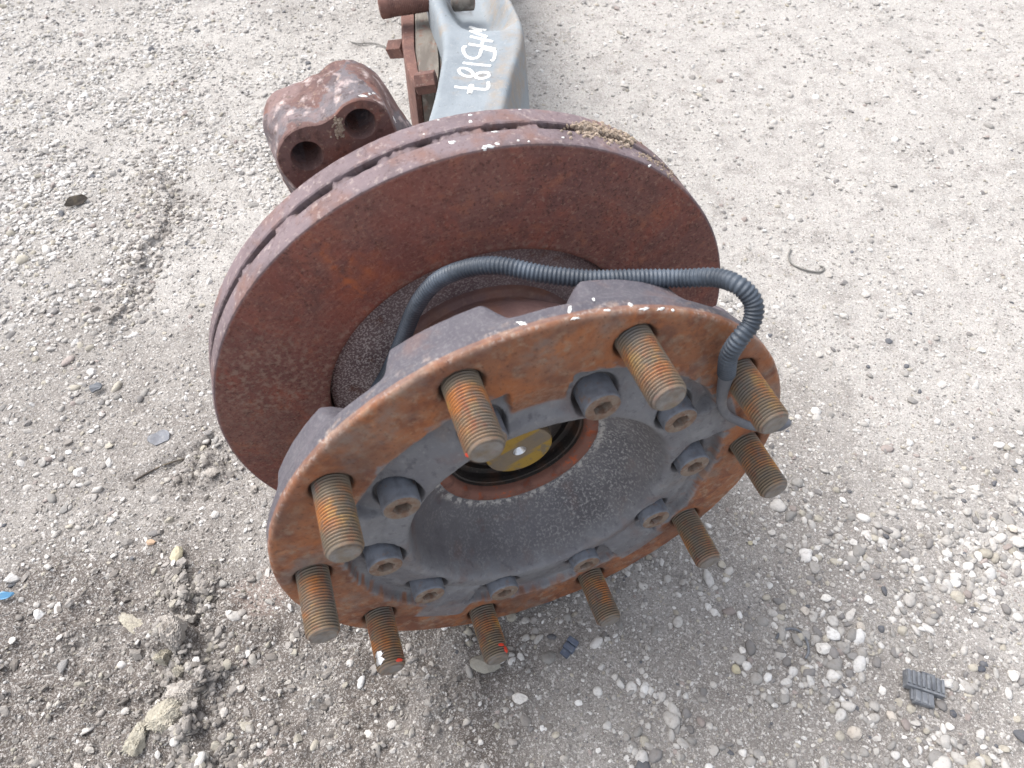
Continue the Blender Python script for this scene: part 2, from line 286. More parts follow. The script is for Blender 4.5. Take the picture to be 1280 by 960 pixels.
# ------------------------------------------------------------------ gravel (uncountable)
import bmesh
def ico(sub):
    bm = bmesh.new(); bmesh.ops.create_icosphere(bm, subdivisions=sub, radius=1); V = np.array([v.co[:] for v in bm.verts]); F = np.array([[v.index for v in f.verts] for f in bm.faces]); bm.free(); return V, F
ICO1, ICO2, ICO4 = ico(1), ico(2), ico(5)
OCT = (np.array([[1, 0, 0], [-1, 0, 0], [0, 1, 0], [0, -1, 0], [0, 0, 1], [0, 0, -.6]], float), np.array([[0, 2, 4], [2, 1, 4], [1, 3, 4], [3, 0, 4], [2, 0, 5], [1, 2, 5], [3, 1, 5], [0, 3, 5]]))
def stone_variants(base, n, jag, seed):
    r = np.random.default_rng(seed); out = []
    for i in range(n):
        V = base[0].copy()
        for k in range(7):                                      # chop with random planes: angular chips
            nrm = r.normal(size=3); nrm /= np.linalg.norm(nrm); d = r.uniform(.55, .9); q = V @ nrm
            V = V - np.outer(np.maximum(q - d, 0) * jag, nrm)
        V = V * (1 + r.normal(size=(len(V), 1)) * .05)
        out.append(V)
    return np.array(out)
PAL = .96 * np.array([srgb(200, 197, 193), srgb(184, 180, 175), srgb(168, 164, 159), srgb(148, 145, 141), srgb(170, 164, 152), srgb(128, 125, 123), srgb(154, 144, 139), srgb(100, 101, 105), srgb(212, 210, 207)])
PW = np.array([.17, .2, .19, .16, .09, .09, .04, .015, .04]); PW /= PW.sum()
def gravel(name, base, pos, size, seed, flat=.6, jag=1., smooth=False, sink=.25, pw=PW):
    r = np.random.default_rng(seed); n = len(pos); vs = stone_variants(base, 24, jag, seed + 1); k = vs.shape[1]
    V = vs[r.integers(0, 24, n)]
    sc = np.stack([r.uniform(.75, 1.3, n), r.uniform(.6, 1., n), r.uniform(.7, 1.15, n) * flat], 1) * size[:, None] / 2
    V = V * sc[:, None, :]
    tl = r.normal(size=(n, 2)) * .22; V = V + 0
    V[..., 2] += V[..., 0] * tl[:, :1] + V[..., 1] * tl[:, 1:]
    a = r.uniform(0, 2 * np.pi, n); c, s = np.cos(a)[:, None], np.sin(a)[:, None]
    x = V[..., 0] * c - V[..., 1] * s; y = V[..., 0] * s + V[..., 1] * c
    z0 = gz(pos[:, 0], pos[:, 1])
    P = np.stack([x + pos[:, :1], y + pos[:, 1:2], V[..., 2] + (z0 + sc[:, 2] * sink)[:, None]], -1).reshape(-1, 3)
    F = (base[1][None] + (np.arange(n) * k)[:, None, None]).reshape(-1, 3)
    me = bpy.data.meshes.new(name); me.vertices.add(len(P)); me.vertices.foreach_set('co', P.reshape(-1).astype(np.float32))
    me.loops.add(F.size); me.loops.foreach_set('vertex_index', F.reshape(-1).astype(np.int32)); me.polygons.add(len(F))
    me.polygons.foreach_set('loop_start', np.arange(len(F), dtype=np.int32) * 3); me.polygons.foreach_set('loop_total', np.full(len(F), 3, np.int32)); me.update(calc_edges=True)
    me.polygons.foreach_set('use_smooth', np.full(len(F), smooth, bool))
    col = PAL[r.choice(len(PAL), n, p=pw)] * r.uniform(.82, 1.08, (n, 1))
    a = me.color_attributes.new('Col', 'FLOAT_COLOR', 'POINT'); cc = np.ones((n, k, 4), np.float32); cc[..., :3] = col[:, None]; a.data.foreach_set('color', cc.reshape(-1))
    return new_obj(name, me, M['stone'])
KEEP = []                                                         # spots kept free for the named stones
def sample(n, dens):
    out = []
    got = 0
    while got < n:
        q = np.stack([rng.uniform(-1.15, 1.2, 60000), rng.uniform(.03, 1.75, 60000)], 1)
        px, py = to_px(np.stack([q[:, 0], q[:, 1], q[:, 0] * 0], -1))
        m = (rng.uniform(size=len(q)) < dens(q[:, 0], q[:, 1])) & (px > -120) & (px < 1400) & (py < 1060) & (py > -60)
        for kx, ky, kr in KEEP: m &= np.hypot(q[:, 0] - kx, q[:, 1] - ky) > kr
        out.append(q[m]); got += m.sum()
    return np.concatenate(out)[:n]
def clump(x, y, s, seed): return sst(-.5, .6, fbm(x * s, y * s, seed, 3))
def d_white(x, y): return np.clip(.05 + 1.1 * blob(x, y, 110, 230, .28) + .5 * blob(x, y, 40, 60, .4) + .55 * blob(x, y, 210, 270, .09) +   .22 * blob(x, y, 1230, 690, .08) - .8 * blob(x, y, 300, 350, .12), .03, 1) * clump(x, y, 9, 200)
def d_round(x, y): return np.clip(.05 + 1.1 * blob(x, y, 1130, 860, .14) + .8 * blob(x, y, 1240, 700, .12) + .35 * blob(x, y, 780, 830, .1) + .25 * blob(x, y, 60, 500, .15), .02, 1) * clump(x, y, 11, 210)
def d_mid(x, y): return np.clip(.45 + .6 * blob(x, y, 1050, 800, .3) + .6 * blob(x, y, 110, 230, .35) - .3 * blob(x, y, 100, 860, .12) - .3 * blob(x, y, 430, 900, .1) - .36 * blob(x, y, 1080, 180, .55) - .2 * blob(x, y, 300, 350, .12), .06, 1) * (.35 + .65 * clump(x, y, 13, 220))
def d_small(x, y): return np.clip(.8 - .45 * sst(.9, 1.5, y), .1, 1) * (.4 + .6 * clump(x, y, 17, 230))

# ------------------------------------------------------------------ the wheel end
base = h2w([0, 0, -.10]); base[2] = 0
ROOT = bpy.data.objects.new('wheel_end_assembly', None); C.objects.link(ROOT); ROOT.location = base
tag(ROOT, 'rusty truck wheel hub with brake disc, threaded studs and blue-grey axle beam', 'wheel hub')
bpy.context.view_layer.update()
LOC = Matrix.Translation(Vector(base)).inverted() @ MHUB
def part(name, me, mat, parent=ROOT, frame=None):
    o = new_obj(name, me, mat)
    o.parent = parent
    if parent is ROOT: o.matrix_basis = LOC if frame is None else Matrix.Translation(Vector(base)).inverted() @ frame
    return o
def bvh_of(me):
    return BVHTree.FromPolygons([v.co[:] for v in me.vertices], [p.vertices[:] for p in me.polygons])
def cast_hub(bvh, px, py):
    a = w2h(CAM); d = w2h(CAM + ray(px, py)) - a; r = bvh.ray_cast(Vector(a), Vector(d / np.linalg.norm(d))); return r[0], r[1]
def cast_world(bvh, px, py):
    r = bvh.ray_cast(Vector(CAM), Vector(ray(px, py))); return r[0], r[1]

# hub casting: one surface, front recess, basin, pads, outer rim, bosses behind the studs, barrel
NT = 900
th = np.arange(NT) / NT * 2 * np.pi; deg = np.degrees(th)
rr = np.concatenate([np.arange(57, 67, 1.), np.arange(67, 90, 1.5), np.arange(90, 189.2, .9), [189.6, 190.3, 190.8]])
TH, RR = np.meshgrid(th, rr, indexing='ij'); DG = np.degrees(TH)
def adiff(a, b): return (a - b + 180) % 360 - 180
xx, yy = RR * np.cos(TH), RR * np.sin(TH)
pc = 56 + 72 * np.round((DG - 56) / 72); dp = np.abs(adiff(DG, pc)) + .5 * fbm(RR / 9, DG / 9, 300, 2)
prm = np.where(pc == 56, 149, np.where(pc == 272, 154, np.where(pc == 344, 150, 162.5)))
pad = (1 - sst(7.6, 9.2, dp)) * sst(116, 119.5, RR) * (1 - sst(prm, prm + 1.6, RR))
edge_r = 144.5 + 1.3 * fbm(np.cos(TH) * 4, np.sin(TH) * 4, 303, 3) + 6 * sst(0, 25, DG - 140) * (1 - sst(0, 25, DG - 215))
cast_n = .35 * fbm(xx / 14, yy / 14, 310, 4) + .12 * fbm(xx / 3, yy / 3, 315, 3) + .8 * fbm(xx / 22, yy / 22, 318, 4) * sst(103, 112, RR) * (1 - sst(140, 148, RR))
zb = np.interp(RR, [57, 59, 61, 65, 68, 75, 83, 89, 93.5, 97, 99.2, 101.5, 104, 109, 118, 128, 136, 150], [-56, -53, -51.6, -50.6, -49.8, -45.5, -38.5, -30, -20, -8, -.6, 1.5, 1.8, 1.2, -1.8, -5.6, -7.4, -7.8])
low = sst(140, 165, DG) * (1 - sst(235, 262, DG)); zb = zb + low * 2.2 * sst(112, 135, RR)
groove = -2.2 * np.exp(-((RR - (edge_r - 6)) / 4) ** 2)
z = zb + sst(115, 128, RR) * groove * .6
z = z + (0 - z) * sst(edge_r - 2.6, edge_r + .8, RR)
padz = np.where(pc == 344, np.interp(RR, [116, 118, 136, 138.5], [-6.5, -5.2, -1.6, .3]), .7 - 1.2 * sst(135, 120, RR))
z = z - 3.5 * (1 - sst(11.5, 15, np.abs(adiff(DG, 344)))) * sst(108, 114, RR) * (1 - sst(142, 144, RR))
z = z * (1 - pad) + pad * padz
ns = np.round(DG / 36) * 36; ds = np.hypot(xx - 167.5 * np.cos(np.radians(ns)), yy - 167.5 * np.sin(np.radians(ns)))
hole = 1 - sst(12.5, 13.7, ds); z = z - 4 * hole - .5 * (1 - sst(13.7, 16, ds))
nc = 2 + np.round((DG - 2) / 36) * 36; dc = np.hypot(xx - 119 * np.cos(np.radians(nc)), yy - 119 * np.sin(np.radians(nc)))
seat = 1 - sst(14.6, 16.2, dc); z = z * (1 - seat) + np.minimum(z, -9.5) * seat
z = z + cast_n * (1 - hole)
z = z - np.interp(RR, [187.5, 189, 190.3, 190.8], [0, .35, 1.3, 2.2])
rust = sst(edge_r - 3, edge_r + 4, RR + 5 * fbm(xx / 9, yy / 9, 320, 5) - 1.0)
padrust = (np.abs(adiff(DG, 344)) < 12); rust = np.where(padrust, np.maximum(rust, pad), rust * (1 - .92 * pad))
rust = np.maximum(rust, .9 * sst(67, 63, RR) * 0)
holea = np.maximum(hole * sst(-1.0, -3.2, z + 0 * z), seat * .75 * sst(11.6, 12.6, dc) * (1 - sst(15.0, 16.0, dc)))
basin = (1 - sst(94, 100, RR)) * np.clip(.55 + .5 * np.cos(np.radians(adiff(DG, 262))) + .3 * fbm(xx / 18, yy / 18, 333, 3), 0, 1.2)
edge = np.exp(-((RR - 190.3) / 1.1) ** 2) * .6 + .5 * np.exp(-((RR - edge_r - 1.2) / 1.1) ** 2) * (1 - pad) + padrust * pad * (.9 * np.exp(-((RR - 138) / 1.3) ** 2) + .45 * (1 - sst(134, 138, RR)))
edge2 = .9 * np.exp(-((RR - 190.6) / 1.2) ** 2) * (fbm(np.cos(TH) * 6, np.sin(TH) * 6, 340, 3) > -.1)
front = np.stack([xx, yy, z], -1)
b = 1 - sst(8.5, 14.5, np.abs(adiff(deg, np.round(deg / 36) * 36)) + .8 * fbm(np.cos(th) * 5, np.sin(th) * 5, 350, 2))
pA = np.array([(191, -3.2), (191, -8), (191, -12.5), (189.5, -15.5), (187.5, -22), (186.5, -30), (184, -35.5), (178, -38), (150, -42), (124, -52), (114, -70), (108, -92), (101, -109), (91, -123), (83, -133), (80, -138.5), (84, -142.3), (92, -143.4)], float)
pB = np.array([(191, -3.2), (191, -8), (191, -12.5), (188.5, -14.5), (184, -16), (178, -17.5), (170, -20), (160, -24), (140, -36), (122, -53), (114, -70), (108, -92), (101, -109), (91, -123), (83, -133), (80, -138.5), (84, -142.3), (92, -143.4)], float)
sb = np.linspace(0, len(pA) - 1, 90)
pa = np.stack([np.interp(sb, range(len(pA)), pA[:, i]) for i in (0, 1)], 1); pb = np.stack([np.interp(sb, range(len(pB)), pB[:, i]) for i in (0, 1)], 1)
bk = pa[None] * b[:, None, None] + pb[None] * (1 - b[:, None, None])
wv = .35 * fbm(np.cos(th)[:, None] * 12 + sb[None] * .15, np.sin(th)[:, None] * 12 + sb[None] * .2, 360, 3)
back = np.stack([(bk[..., 0] + wv) * np.cos(th)[:, None], (bk[..., 0] + wv) * np.sin(th)[:, None], bk[..., 1]], -1)
P = np.concatenate([front, back], 1) / 1000
hub_me = grid_mesh('wheel_hub', P[:, ::-1], close_u=True)
def full(fr, bkv): return np.concatenate([fr, np.broadcast_to(bkv, (NT, len(sb)))], 1)[:, ::-1]
attr(hub_me, 'rust', full(rust, np.where(sb < .5, .5, 0.0)[None] + .25 * sst(6, 11, sb)[None] * sst(-.2, .5, fbm(np.cos(th)[:, None] * 3 + sb[None] * .2, np.sin(th)[:, None] * 3, 371, 3))))
attr(hub_me, 'lipedge', full(np.exp(-((RR - 68.5) / 2.6) ** 2), np.zeros((1, len(sb)))))
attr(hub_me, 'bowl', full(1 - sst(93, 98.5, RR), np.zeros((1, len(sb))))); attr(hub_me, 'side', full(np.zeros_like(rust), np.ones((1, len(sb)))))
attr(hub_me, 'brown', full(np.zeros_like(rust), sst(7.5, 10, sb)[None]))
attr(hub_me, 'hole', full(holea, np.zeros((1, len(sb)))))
attr(hub_me, 'basin', full(basin, .12 * np.ones((1, len(sb)))))
e2 = sst(-.1, .5, fbm(np.cos(th)[:, None] * 9 + sb[None], np.sin(th)[:, None] * 9, 372, 3)) * (1 - sst(.5, 2.4, sb))[None]
attr(hub_me, 'edge', full(edge, .7 * e2)); attr(hub_me, 'edge2', full(edge2, .9 * e2))
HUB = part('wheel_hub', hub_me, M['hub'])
hub_bvh = bvh_of(hub_me)
part('bore_lip', lathe('bore_lip', [(70, -52), (65.5, -50.3), (63, -50.2), (58, -51.5), (56.5, -54), (56, -58)], 128), M['lip'], HUB)
part('bore_sleeve', lathe('bore_sleeve', [(56.2, -57), (55.5, -60), (54, -60.4), (53.8, -64), (55, -64.4), (55, -70), (50, -71), (50, -76), (44, -76.5), (44, -70), (40, -69), (30, -69), (30, -60), (27, -60), (27, -75), (1, -75)], 128, sharp=35), M['dark'], HUB)
cap_me = lathe('spindle_cap', [(5.4, -50.6), (6.2, -50.1)] + [(q_, -50.05) for q_ in np.arange(7.5, 24, 1.2)] + [(24.6, -50), (26.6, -50.8), (27.4, -52.5), (27.4, -70)], 96, sharp=40)
hu = w2h(CAM)[:2] * 0 + np.array([.95, .3]); attr(cap_me, 'band', [float(sst(.0115, .0075, abs(v.co.x * hu[0] + v.co.y * hu[1]) + .0015 * math.sin(v.co.x * 900))) for v in cap_me.vertices])
part('spindle_cap', cap_me, M['yellow'], HUB)
part('centre_dimple', lathe('centre_dimple', [(.05, -56), (5.4, -50.6)], 48), M['bright'], HUB)

def stud_mesh():
    n, p = 40, 2.15; zs = np.arange(-4, 45.01, p / 7); a = np.arange(n) / n * 2 * np.pi
    A, Z = np.meshgrid(a, zs, indexing='ij'); ph = Z / p - A / (2 * np.pi)
    tri = np.cos(ph * 2 * np.pi); tri = np.sign(tri) * np.abs(tri) ** .7
    lim = np.interp(Z, [-4, 41.8, 44.4, 45], [11.3, 11.3, 9.4, 8.6])
    r = np.minimum(10.75 + .58 * tri, lim)
    V = np.stack([r * np.cos(A), r * np.sin(A), Z], -1)
    ends = [(8.2, 45.1), (6, 44.8), (3, 44.6), (.02, 44.6)]
    E_ = np.stack([np.stack([q * np.cos(a), q * np.sin(a), np.full(n, zz)], -1) for q, zz in ends], 1)
    V = np.concatenate([V, E_], 1) / 1000
    me = grid_mesh('wheel_stud', V, close_u=True)
    k = V.shape[1]; zz = V[..., 2] * 1000; isend = np.arange(k)[None] >= len(zs)
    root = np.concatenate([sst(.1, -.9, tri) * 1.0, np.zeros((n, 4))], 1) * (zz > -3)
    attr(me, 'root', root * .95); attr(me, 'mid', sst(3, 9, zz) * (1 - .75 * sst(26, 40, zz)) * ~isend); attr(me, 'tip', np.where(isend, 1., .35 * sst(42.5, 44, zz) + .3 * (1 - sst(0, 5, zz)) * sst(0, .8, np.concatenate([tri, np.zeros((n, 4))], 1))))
    return me
stud_me = stud_mesh()
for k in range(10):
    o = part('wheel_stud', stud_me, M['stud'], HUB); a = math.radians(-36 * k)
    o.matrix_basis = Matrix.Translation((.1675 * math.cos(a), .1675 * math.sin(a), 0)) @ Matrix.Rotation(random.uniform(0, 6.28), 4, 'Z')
def screw_mesh():
    n = 48; a = np.arange(n) / n * 2 * np.pi
    hx = 5.6 / np.cos((a + np.pi / 6) % (np.pi / 3) - np.pi / 6)
    rows = [(12.6, -12), (12.6, 6.6), (12.4, 7.4), (11.8, 8.2), (11.2, 8.5), (8.2, 8.5)]
    V = [np.stack([r * np.cos(a), r * np.sin(a), np.full(n, z)], 1) for r, z in rows]
    V += [np.stack([hx * q * np.cos(a), hx * q * np.sin(a), np.full(n, z)], 1) for q, z in ((1.04, 8.4), (1, 7.9), (.98, 2.2), (.02, 1.4))]
    me = grid_mesh('cap_screw', np.stack(V, 1) / 1000, close_u=True, sharp=38)
    me.materials.append(M['screw']); me.materials.append(M['screw_face'])
    for p_ in me.polygons:
        if p_.center[2] > .0078 or math.hypot(p_.center[0], p_.center[1]) < .007: p_.material_index = 1
    return me
scr_me = screw_mesh()
for k in range(10):
    o = part('cap_screw', scr_me, [], HUB); a = math.radians(2 + 36 * k)
    o.matrix_basis = Matrix.Translation((.119 * math.cos(a), .119 * math.sin(a), 0)) @ Matrix.Rotation(random.uniform(0, 6.28), 4, 'Z')

def splat(pts_px, bvh, cast, thick=.0004):                          # flat dabs of paint on a surface: (px, py, rx, ry, angle) radii in mm
    V, F = [], []
    for (px, py, rx, ry, an) in pts_px:
        p0, n0 = cast(bvh, px, py)
        if p0 is None: continue
        n0 = n0.normalized(); n0 = -n0 if n0.dot(Vector(w2h(CAM)) - p0 if cast is cast_hub else Vector(CAM) - p0) < 0 else n0; t = n0.orthogonal().normalized()
        q1, _ = cast(bvh, px + 2, py)
        if q1 is not None:
            t = (q1 - p0); t = (t - n0 * t.dot(n0)).normalized()
        s = n0.cross(t); ca, sa = math.cos(an), math.sin(an); n = 14; b0 = len(V)
        ring = []
        for i in range(n):
            f = 2 * math.pi * i / n; j = random.uniform(.5, 1.15); u, v = .85 * rx * j * math.cos(f), .85 * ry * j * math.sin(f)
            ring.append(p0 + (t * (u * ca - v * sa) + s * (u * sa + v * ca)) / 1000)
        V += [tuple(q + n0 * -.0002) for q in ring] + [tuple(p0 + (q - p0) * .8 + n0 * thick) for q in ring] + [tuple(p0 + n0 * thick * 1.3)]
        for i in range(n):
            j = (i + 1) % n; F += [(b0 + i, b0 + j, b0 + n + j, b0 + n + i), (b0 + n + i, b0 + n + j, b0 + 2 * n)]
    return mesh('paint', V, F)
for q_ in [(652, 404, 4, 1.6, -.25), (712, 388, 1.5, 5, -.3), (719, 398, 4, 1, .2), (742, 374, 1.2, 3.5, .1), (788, 381, 2, 2, 0), (806, 386, 5, 1.2, .15), (826, 386, 4, 1.2, .2), (760, 388, 3, 1, 0), (841, 388, 2, 1, .2)]:
    part('paint_spot', splat([q_], hub_bvh, cast_hub), M['white'], HUB)
# red dabs and a worn bright patch on stud ends (frame of the hub)
def stud_dab(name, k, angc, w_, z0, z1, mat):
    a0 = math.radians(-36 * k); c = (.1675 * math.cos(a0), .1675 * math.sin(a0)); V = []; n, q = 22, 7
    jit = [random.uniform(.7, 1.1) for _ in range(n)]
    for rg_ in range(q + 1):
        for i in range(n):
            t = rg_ / q * jit[i]; f = math.radians(angc + w_ / 2 * t * math.cos(i / n * 6.283)); zz = (z0 + z1) / 2 + (z1 - z0) / 2 * t * math.sin(i / n * 6.283)
            r = np.interp(zz, [41.8, 44.4, 45], [11.36, 9.55, 8.8]) - (.35 if rg_ == q else 0); V.append((c[0] + r / 1000 * math.cos(f), c[1] + r / 1000 * math.sin(f), zz / 1000))
    me = grid_mesh(name, np.array(V).reshape(q + 1, n, 3), close_v=True); part(name, me, mat, HUB)
stud_dab('paint_mark', 6, -52, 34, 34.5, 37.5, M['redpaint']); stud_dab('paint_mark', 6, -70, 26, 37, 43.5, M['redpaint'])
stud_dab('paint_mark', 7, -62, 40, 40.5, 43.6, M['redpaint']); stud_dab('paint_mark', 0, 75, 22, 42, 44.2, M['redpaint'])
stud_dab('bright_worn_patch', 7, 20, 50, 30.5, 36, M['bright']); stud_dab('bright_worn_patch', 7, 24, 56, 34.5, 41.5, M['bright'])

# brake disc
n = 720; a = np.arange(n) / n * 2 * np.pi
prof = [(129.2, -171), (129.2, -136), (130, -133.3), (131.8, -132.2)] + [(r, -132 - .25 * (r < 134)) for r in np.arange(134, 211, .8)] + \
       [(211.8, -132), (213.4, -132.8), (214, -134), (214, -138), (214, -142), (214, -146), (214, -149.6), (213.2, -150.6)] + \
       [('g', -151), ('g', -153.4), ('g', -156), ('g', -158.2)] + [(213.2, -158.6), (214, -159.6), (214, -163), (214, -168), (214, -172), (213.6, -175), (212.4, -176.8), (200, -177), (150, -177), (129.2, -177)]
adeg = np.degrees(a); wob = fbm(np.cos(a) * 8, np.sin(a) * 8, 400, 4)
period = 12.0; webd = np.abs((adeg + 2.5 * wob) % period - period / 2)
gd = 211.9 - 3.8 * sst(1.0, 4.2, webd + 3.2 * wob) + 1.5 * fbm(np.cos(a) * 30, np.sin(a) * 30, 404, 3)
R_ = np.stack([gd if p[0] == 'g' else np.full(n, p[0]) for p in prof], 1); Z_ = np.tile(np.array([p[1] for p in prof], float), (n, 1))
rim = (R_ > 212.6) | np.array([p[0] == 'g' for p in prof])[None]
Aa = np.tile(a[:, None], (1, len(prof)))
nz = fbm(np.cos(Aa) * 40 + Z_ * .22, np.sin(Aa) * 40, 410, 4); R_ = R_ + .18 * nz * rim; Z_ = Z_ + .7 * nz * rim * ((Z_ < -149) & (Z_ > -160))
Pd = np.stack([R_ * np.cos(Aa), R_ * np.sin(Aa), Z_], -1)
disc_me = grid_mesh('brake_disc', Pd / 1000, close_u=True, sharp=32)
xf, yf = Pd[..., 0], Pd[..., 1]
def hb(px, py, r, z=-132): q = hub_at(px, py, z / 1000) * 1000; return np.exp(-((xf - q[0]) ** 2 + (yf - q[1]) ** 2) / r ** 2)
q0, q1 = hub_at(385, 300, -.132) * 1000, hub_at(455, 372, -.132) * 1000
def ln(qa, qb, wd):
    ab = qb - qa; t = np.clip(((xf - qa[0]) * ab[0] + (yf - qa[1]) * ab[1]) / (ab[0] ** 2 + ab[1] ** 2), 0, 1)
    return np.exp(-((xf - qa[0] - t * ab[0]) ** 2 + (yf - qa[1] - t * ab[1]) ** 2) / wd ** 2)
streak = .9 * ln(q0, q1, 3.5) + .6 * ln(hub_at(375, 288, -.132) * 1000, hub_at(470, 345, -.132) * 1000, 3) + .45 * hb(440, 350, 30) + .3 * ln(hub_at(400, 280, -.132) * 1000, hub_at(510, 352, -.132) * 1000, 4)
rs_ = np.random.default_rng(3); sc_ = np.convolve(rs_.normal(size=300), [.25, .5, .25], 'same'); attr(disc_me, 'score', np.clip(np.interp(R_, 120 + np.arange(300) * .35, sc_) * .9, 0, 1) * (.55 + .45 * fbm(np.cos(Aa) * 3, np.sin(Aa) * 3 + R_ * .02, 430, 3)) * ~rim)
attr(disc_me, 'red', np.clip(hb(430, 300, 62) + .6 * hb(380, 400, 40), 0, 1) * ~rim)
attr(disc_me, 'streak', streak * ~rim); attr(disc_me, 'dusty', np.clip(hb(310, 480, 42) + .8 * hb(370, 470, 45) + .5 * hb(330, 560, 30) + .7 * np.exp(-((R_ - 134) / 5) ** 2), 0, 1) * ~rim)
attr(disc_me, 'rim', rim.astype(float) * 1.0); attr(disc_me, 'deep', np.clip(sst(212.4, 208.5, R_) * rim + .75 * (R_ < 130), 0, 1))
DISC = part('brake_disc', disc_me, M['disc'])
disc_bvh = bvh_of(disc_me)
for q_ in [(565, 178, 3.2, 2.2, 0), (475, 171, 2.8, 2, 0), (588, 152, 1.6, 2.4, 0), (588, 144, 2, 1.2, 0), (612, 183, 5, 1.6, -.1), (606, 186, 2.5, 1.4, 0), (619, 165, 3.2, .9, -.1), (622, 180, 2.5, 1.4, 0), (648, 176, 1.5, 1, 0), (661, 177, 1.2, 1, 0), (704, 172, 1.4, 1, 0), (812, 207, 3, 1, .4), (548, 150, 1, .8, 0), (530, 168, .9, .8, 0), (650, 137, 1.5, .6, 0)]:
    part('paint_spot', splat([q_], disc_bvh, cast_hub), M['white'], DISC)
def fuzz(name, pts, bvh, cast, lo, hi, n, mat, parent, seed, spread):
    r = np.random.default_rng(seed); vs = stone_variants(ICO1, 8, .8, seed); V, F = [], []
    for i in range(n):
        t = r.uniform(0, len(pts) - 1.001); j = int(t); px = pts[j][0] + (pts[j + 1][0] - pts[j][0]) * (t - j) + r.normal() * spread; py = pts[j][1] + (pts[j + 1][1] - pts[j][1]) * (t - j) + r.normal() * spread * .6
        p0, n0 = cast(bvh, px, py)
        if p0 is None: continue
        b0 = len(V); q = vs[r.integers(8)] * r.uniform(lo, hi) / 1000 * r.uniform(.5, 1.2, 3); V += [tuple(np.array(p0) + v) for v in q]; F += [tuple(f + b0) for f in ICO1[1]]
    me = mesh(name, V, F, smooth=False); o = part(name, me, mat, parent); tag(o, kind='stuff'); return o
fuzz('dry_moss', [(722, 160), (742, 163), (768, 168), (792, 180)], disc_bvh, cast_hub, 1.0, 2.3, 520, M['moss'], DISC, 7, 7)
fuzz('dirt_crust', [(800, 192), (822, 204), (845, 224)], disc_bvh, cast_hub, .5, 1.6, 90, M['moss'], DISC, 8, 3)
car = lathe('disc_carrier', [(60, -143.6), (78, -143), (112, -142.6), (118, -142.3), (124, -142.4), (127.3, -143.2), (127.8, -146), (127.9, -172)], 240)
cr = np.array([v.co[:] for v in car.vertices]); qq = hub_at(440, 450, -.142); attr(car, 'speck', np.clip(.35 + .8 * np.exp(-((cr[:, 0] - qq[0]) ** 2 + (cr[:, 1] - qq[1]) ** 2) / .07 ** 2), 0, 1))
part('disc_carrier', car, M['carrier'])

# corrugated cable
HP = [(470, 490, -128), (484, 467, -121), (503, 425, -112), (519, 385, -106), (543, 354, -98), (578, 337, -86), (622, 332, -72), (680, 343, -56), (740, 349, -44), (795, 348, -37), (850, 348, -28), (893, 347, -16), (922, 356, -3), (941, 377, 6), (940, 402, 12), (924, 424, 15), (911, 445, 14), (908, 468, 12)]
pts, s = spline([hub_at(x, y, z / 1000) for x, y, z in HP], .0005)
pit = .0026; rad = .0054 + .0004 * np.clip(np.cos(s / pit * 2 * np.pi) * 1.6, -1, 1)
HOSE = part('corrugated_cable', sweep('corrugated_cable', pts, rad, 20), M['hose'])
CP = [(909, 455, 13), (907, 472, 11), (903, 490, 8), (902, 506, 6.5), (908, 518, 6), (920, 525, 6), (934, 531, 7.5), (950, 534, 12), (968, 533, 16), (984, 527, 19), (986, 525, 19)]
pts, s = spline([hub_at(x, y, z / 1000) for x, y, z in CP], .001)
rr_ = np.interp(s, [0, .02, .045, .06, s[-1] - .016, s[-1] - .008, s[-1] - .002, s[-1]], [.0052, .0046, .0036, .0032, .0032, .0046, .004, .0022])
part('bare_cable_end', sweep('bare_cable_end', pts, rr_, 16), M['cable'], HOSE)

# caliper carrier with two bolt bores
def resample(pp, z, n=140):
    q = np.array([hub_at(x, y, z / 1000)[:2] for x, y in pp]); c = np.array(hub_at(430, 190, z / 1000)[:2]); q2, _ = spline(np.concatenate([[*q, q[0]]]) @ np.eye(2, 3), .0004)
    q2 = q2[:, :2]; an = np.arctan2(q2[:, 1] - c[1], q2[:, 0] - c[0]); ra = np.hypot(*(q2 - c).T); o = np.argsort(an)
    t = np.linspace(-np.pi, np.pi, n, endpoint=False); rad_ = np.interp(t, an[o], ra[o], period=2 * np.pi); return np.stack([c[0] + rad_ * np.cos(t), c[1] + rad_ * np.sin(t)], 1)
ZF = -197
FO = resample([(369, 234), (353, 216), (346, 197), (350, 181), (362, 166), (380, 158), (400, 155), (417, 145), (431, 131), (450, 124), (469, 127), (484, 140), (492, 158), (502, 190), (490, 240), (450, 270), (405, 265)], ZF)
BO = resample([(348, 212), (340, 190), (329, 163), (331, 142), (352, 124), (380, 113), (404, 100), (427, 88), (455, 87), (480, 106), (499, 136), (520, 165), (540, 200), (520, 270), (450, 310), (395, 285), (362, 240)], -238)
rings = []
for f, zz in [(0, ZF - 1.2), (.06, ZF - 3), (.14, ZF - 6), (.26, ZF - 11), (.42, ZF - 17), (.6, ZF - 24), (.8, ZF - 30), (.92, ZF - 35), (.97, ZF - 39), (.93, ZF - 44), (.84, ZF - 50), (.7, ZF - 55)]:
    rings.append(np.concatenate([FO * (1 - f) + BO * f, np.full((len(FO), 1), zz / 1000)], 1))
Rg = np.array(rings); cen = Rg[:, :, :2].mean((0, 1)); dv = Rg[..., :2] - cen
tt = np.arange(Rg.shape[1]) / Rg.shape[1] * 2 * np.pi
lump = fbm(np.cos(tt)[None] * 5 + np.arange(len(Rg))[:, None] * .35, np.sin(tt)[None] * 5 + np.arange(len(Rg))[:, None] * .2, 500, 4)
Rg[1:, :, :2] += dv[1:] / np.linalg.norm(dv[1:], axis=-1, keepdims=True) * (.0012 * lump[1:, :, None])
bm = bmesh.new()
vr = [[bm.verts.new(tuple(p)) for p in r_] for r_ in Rg]; nR = len(vr[0])
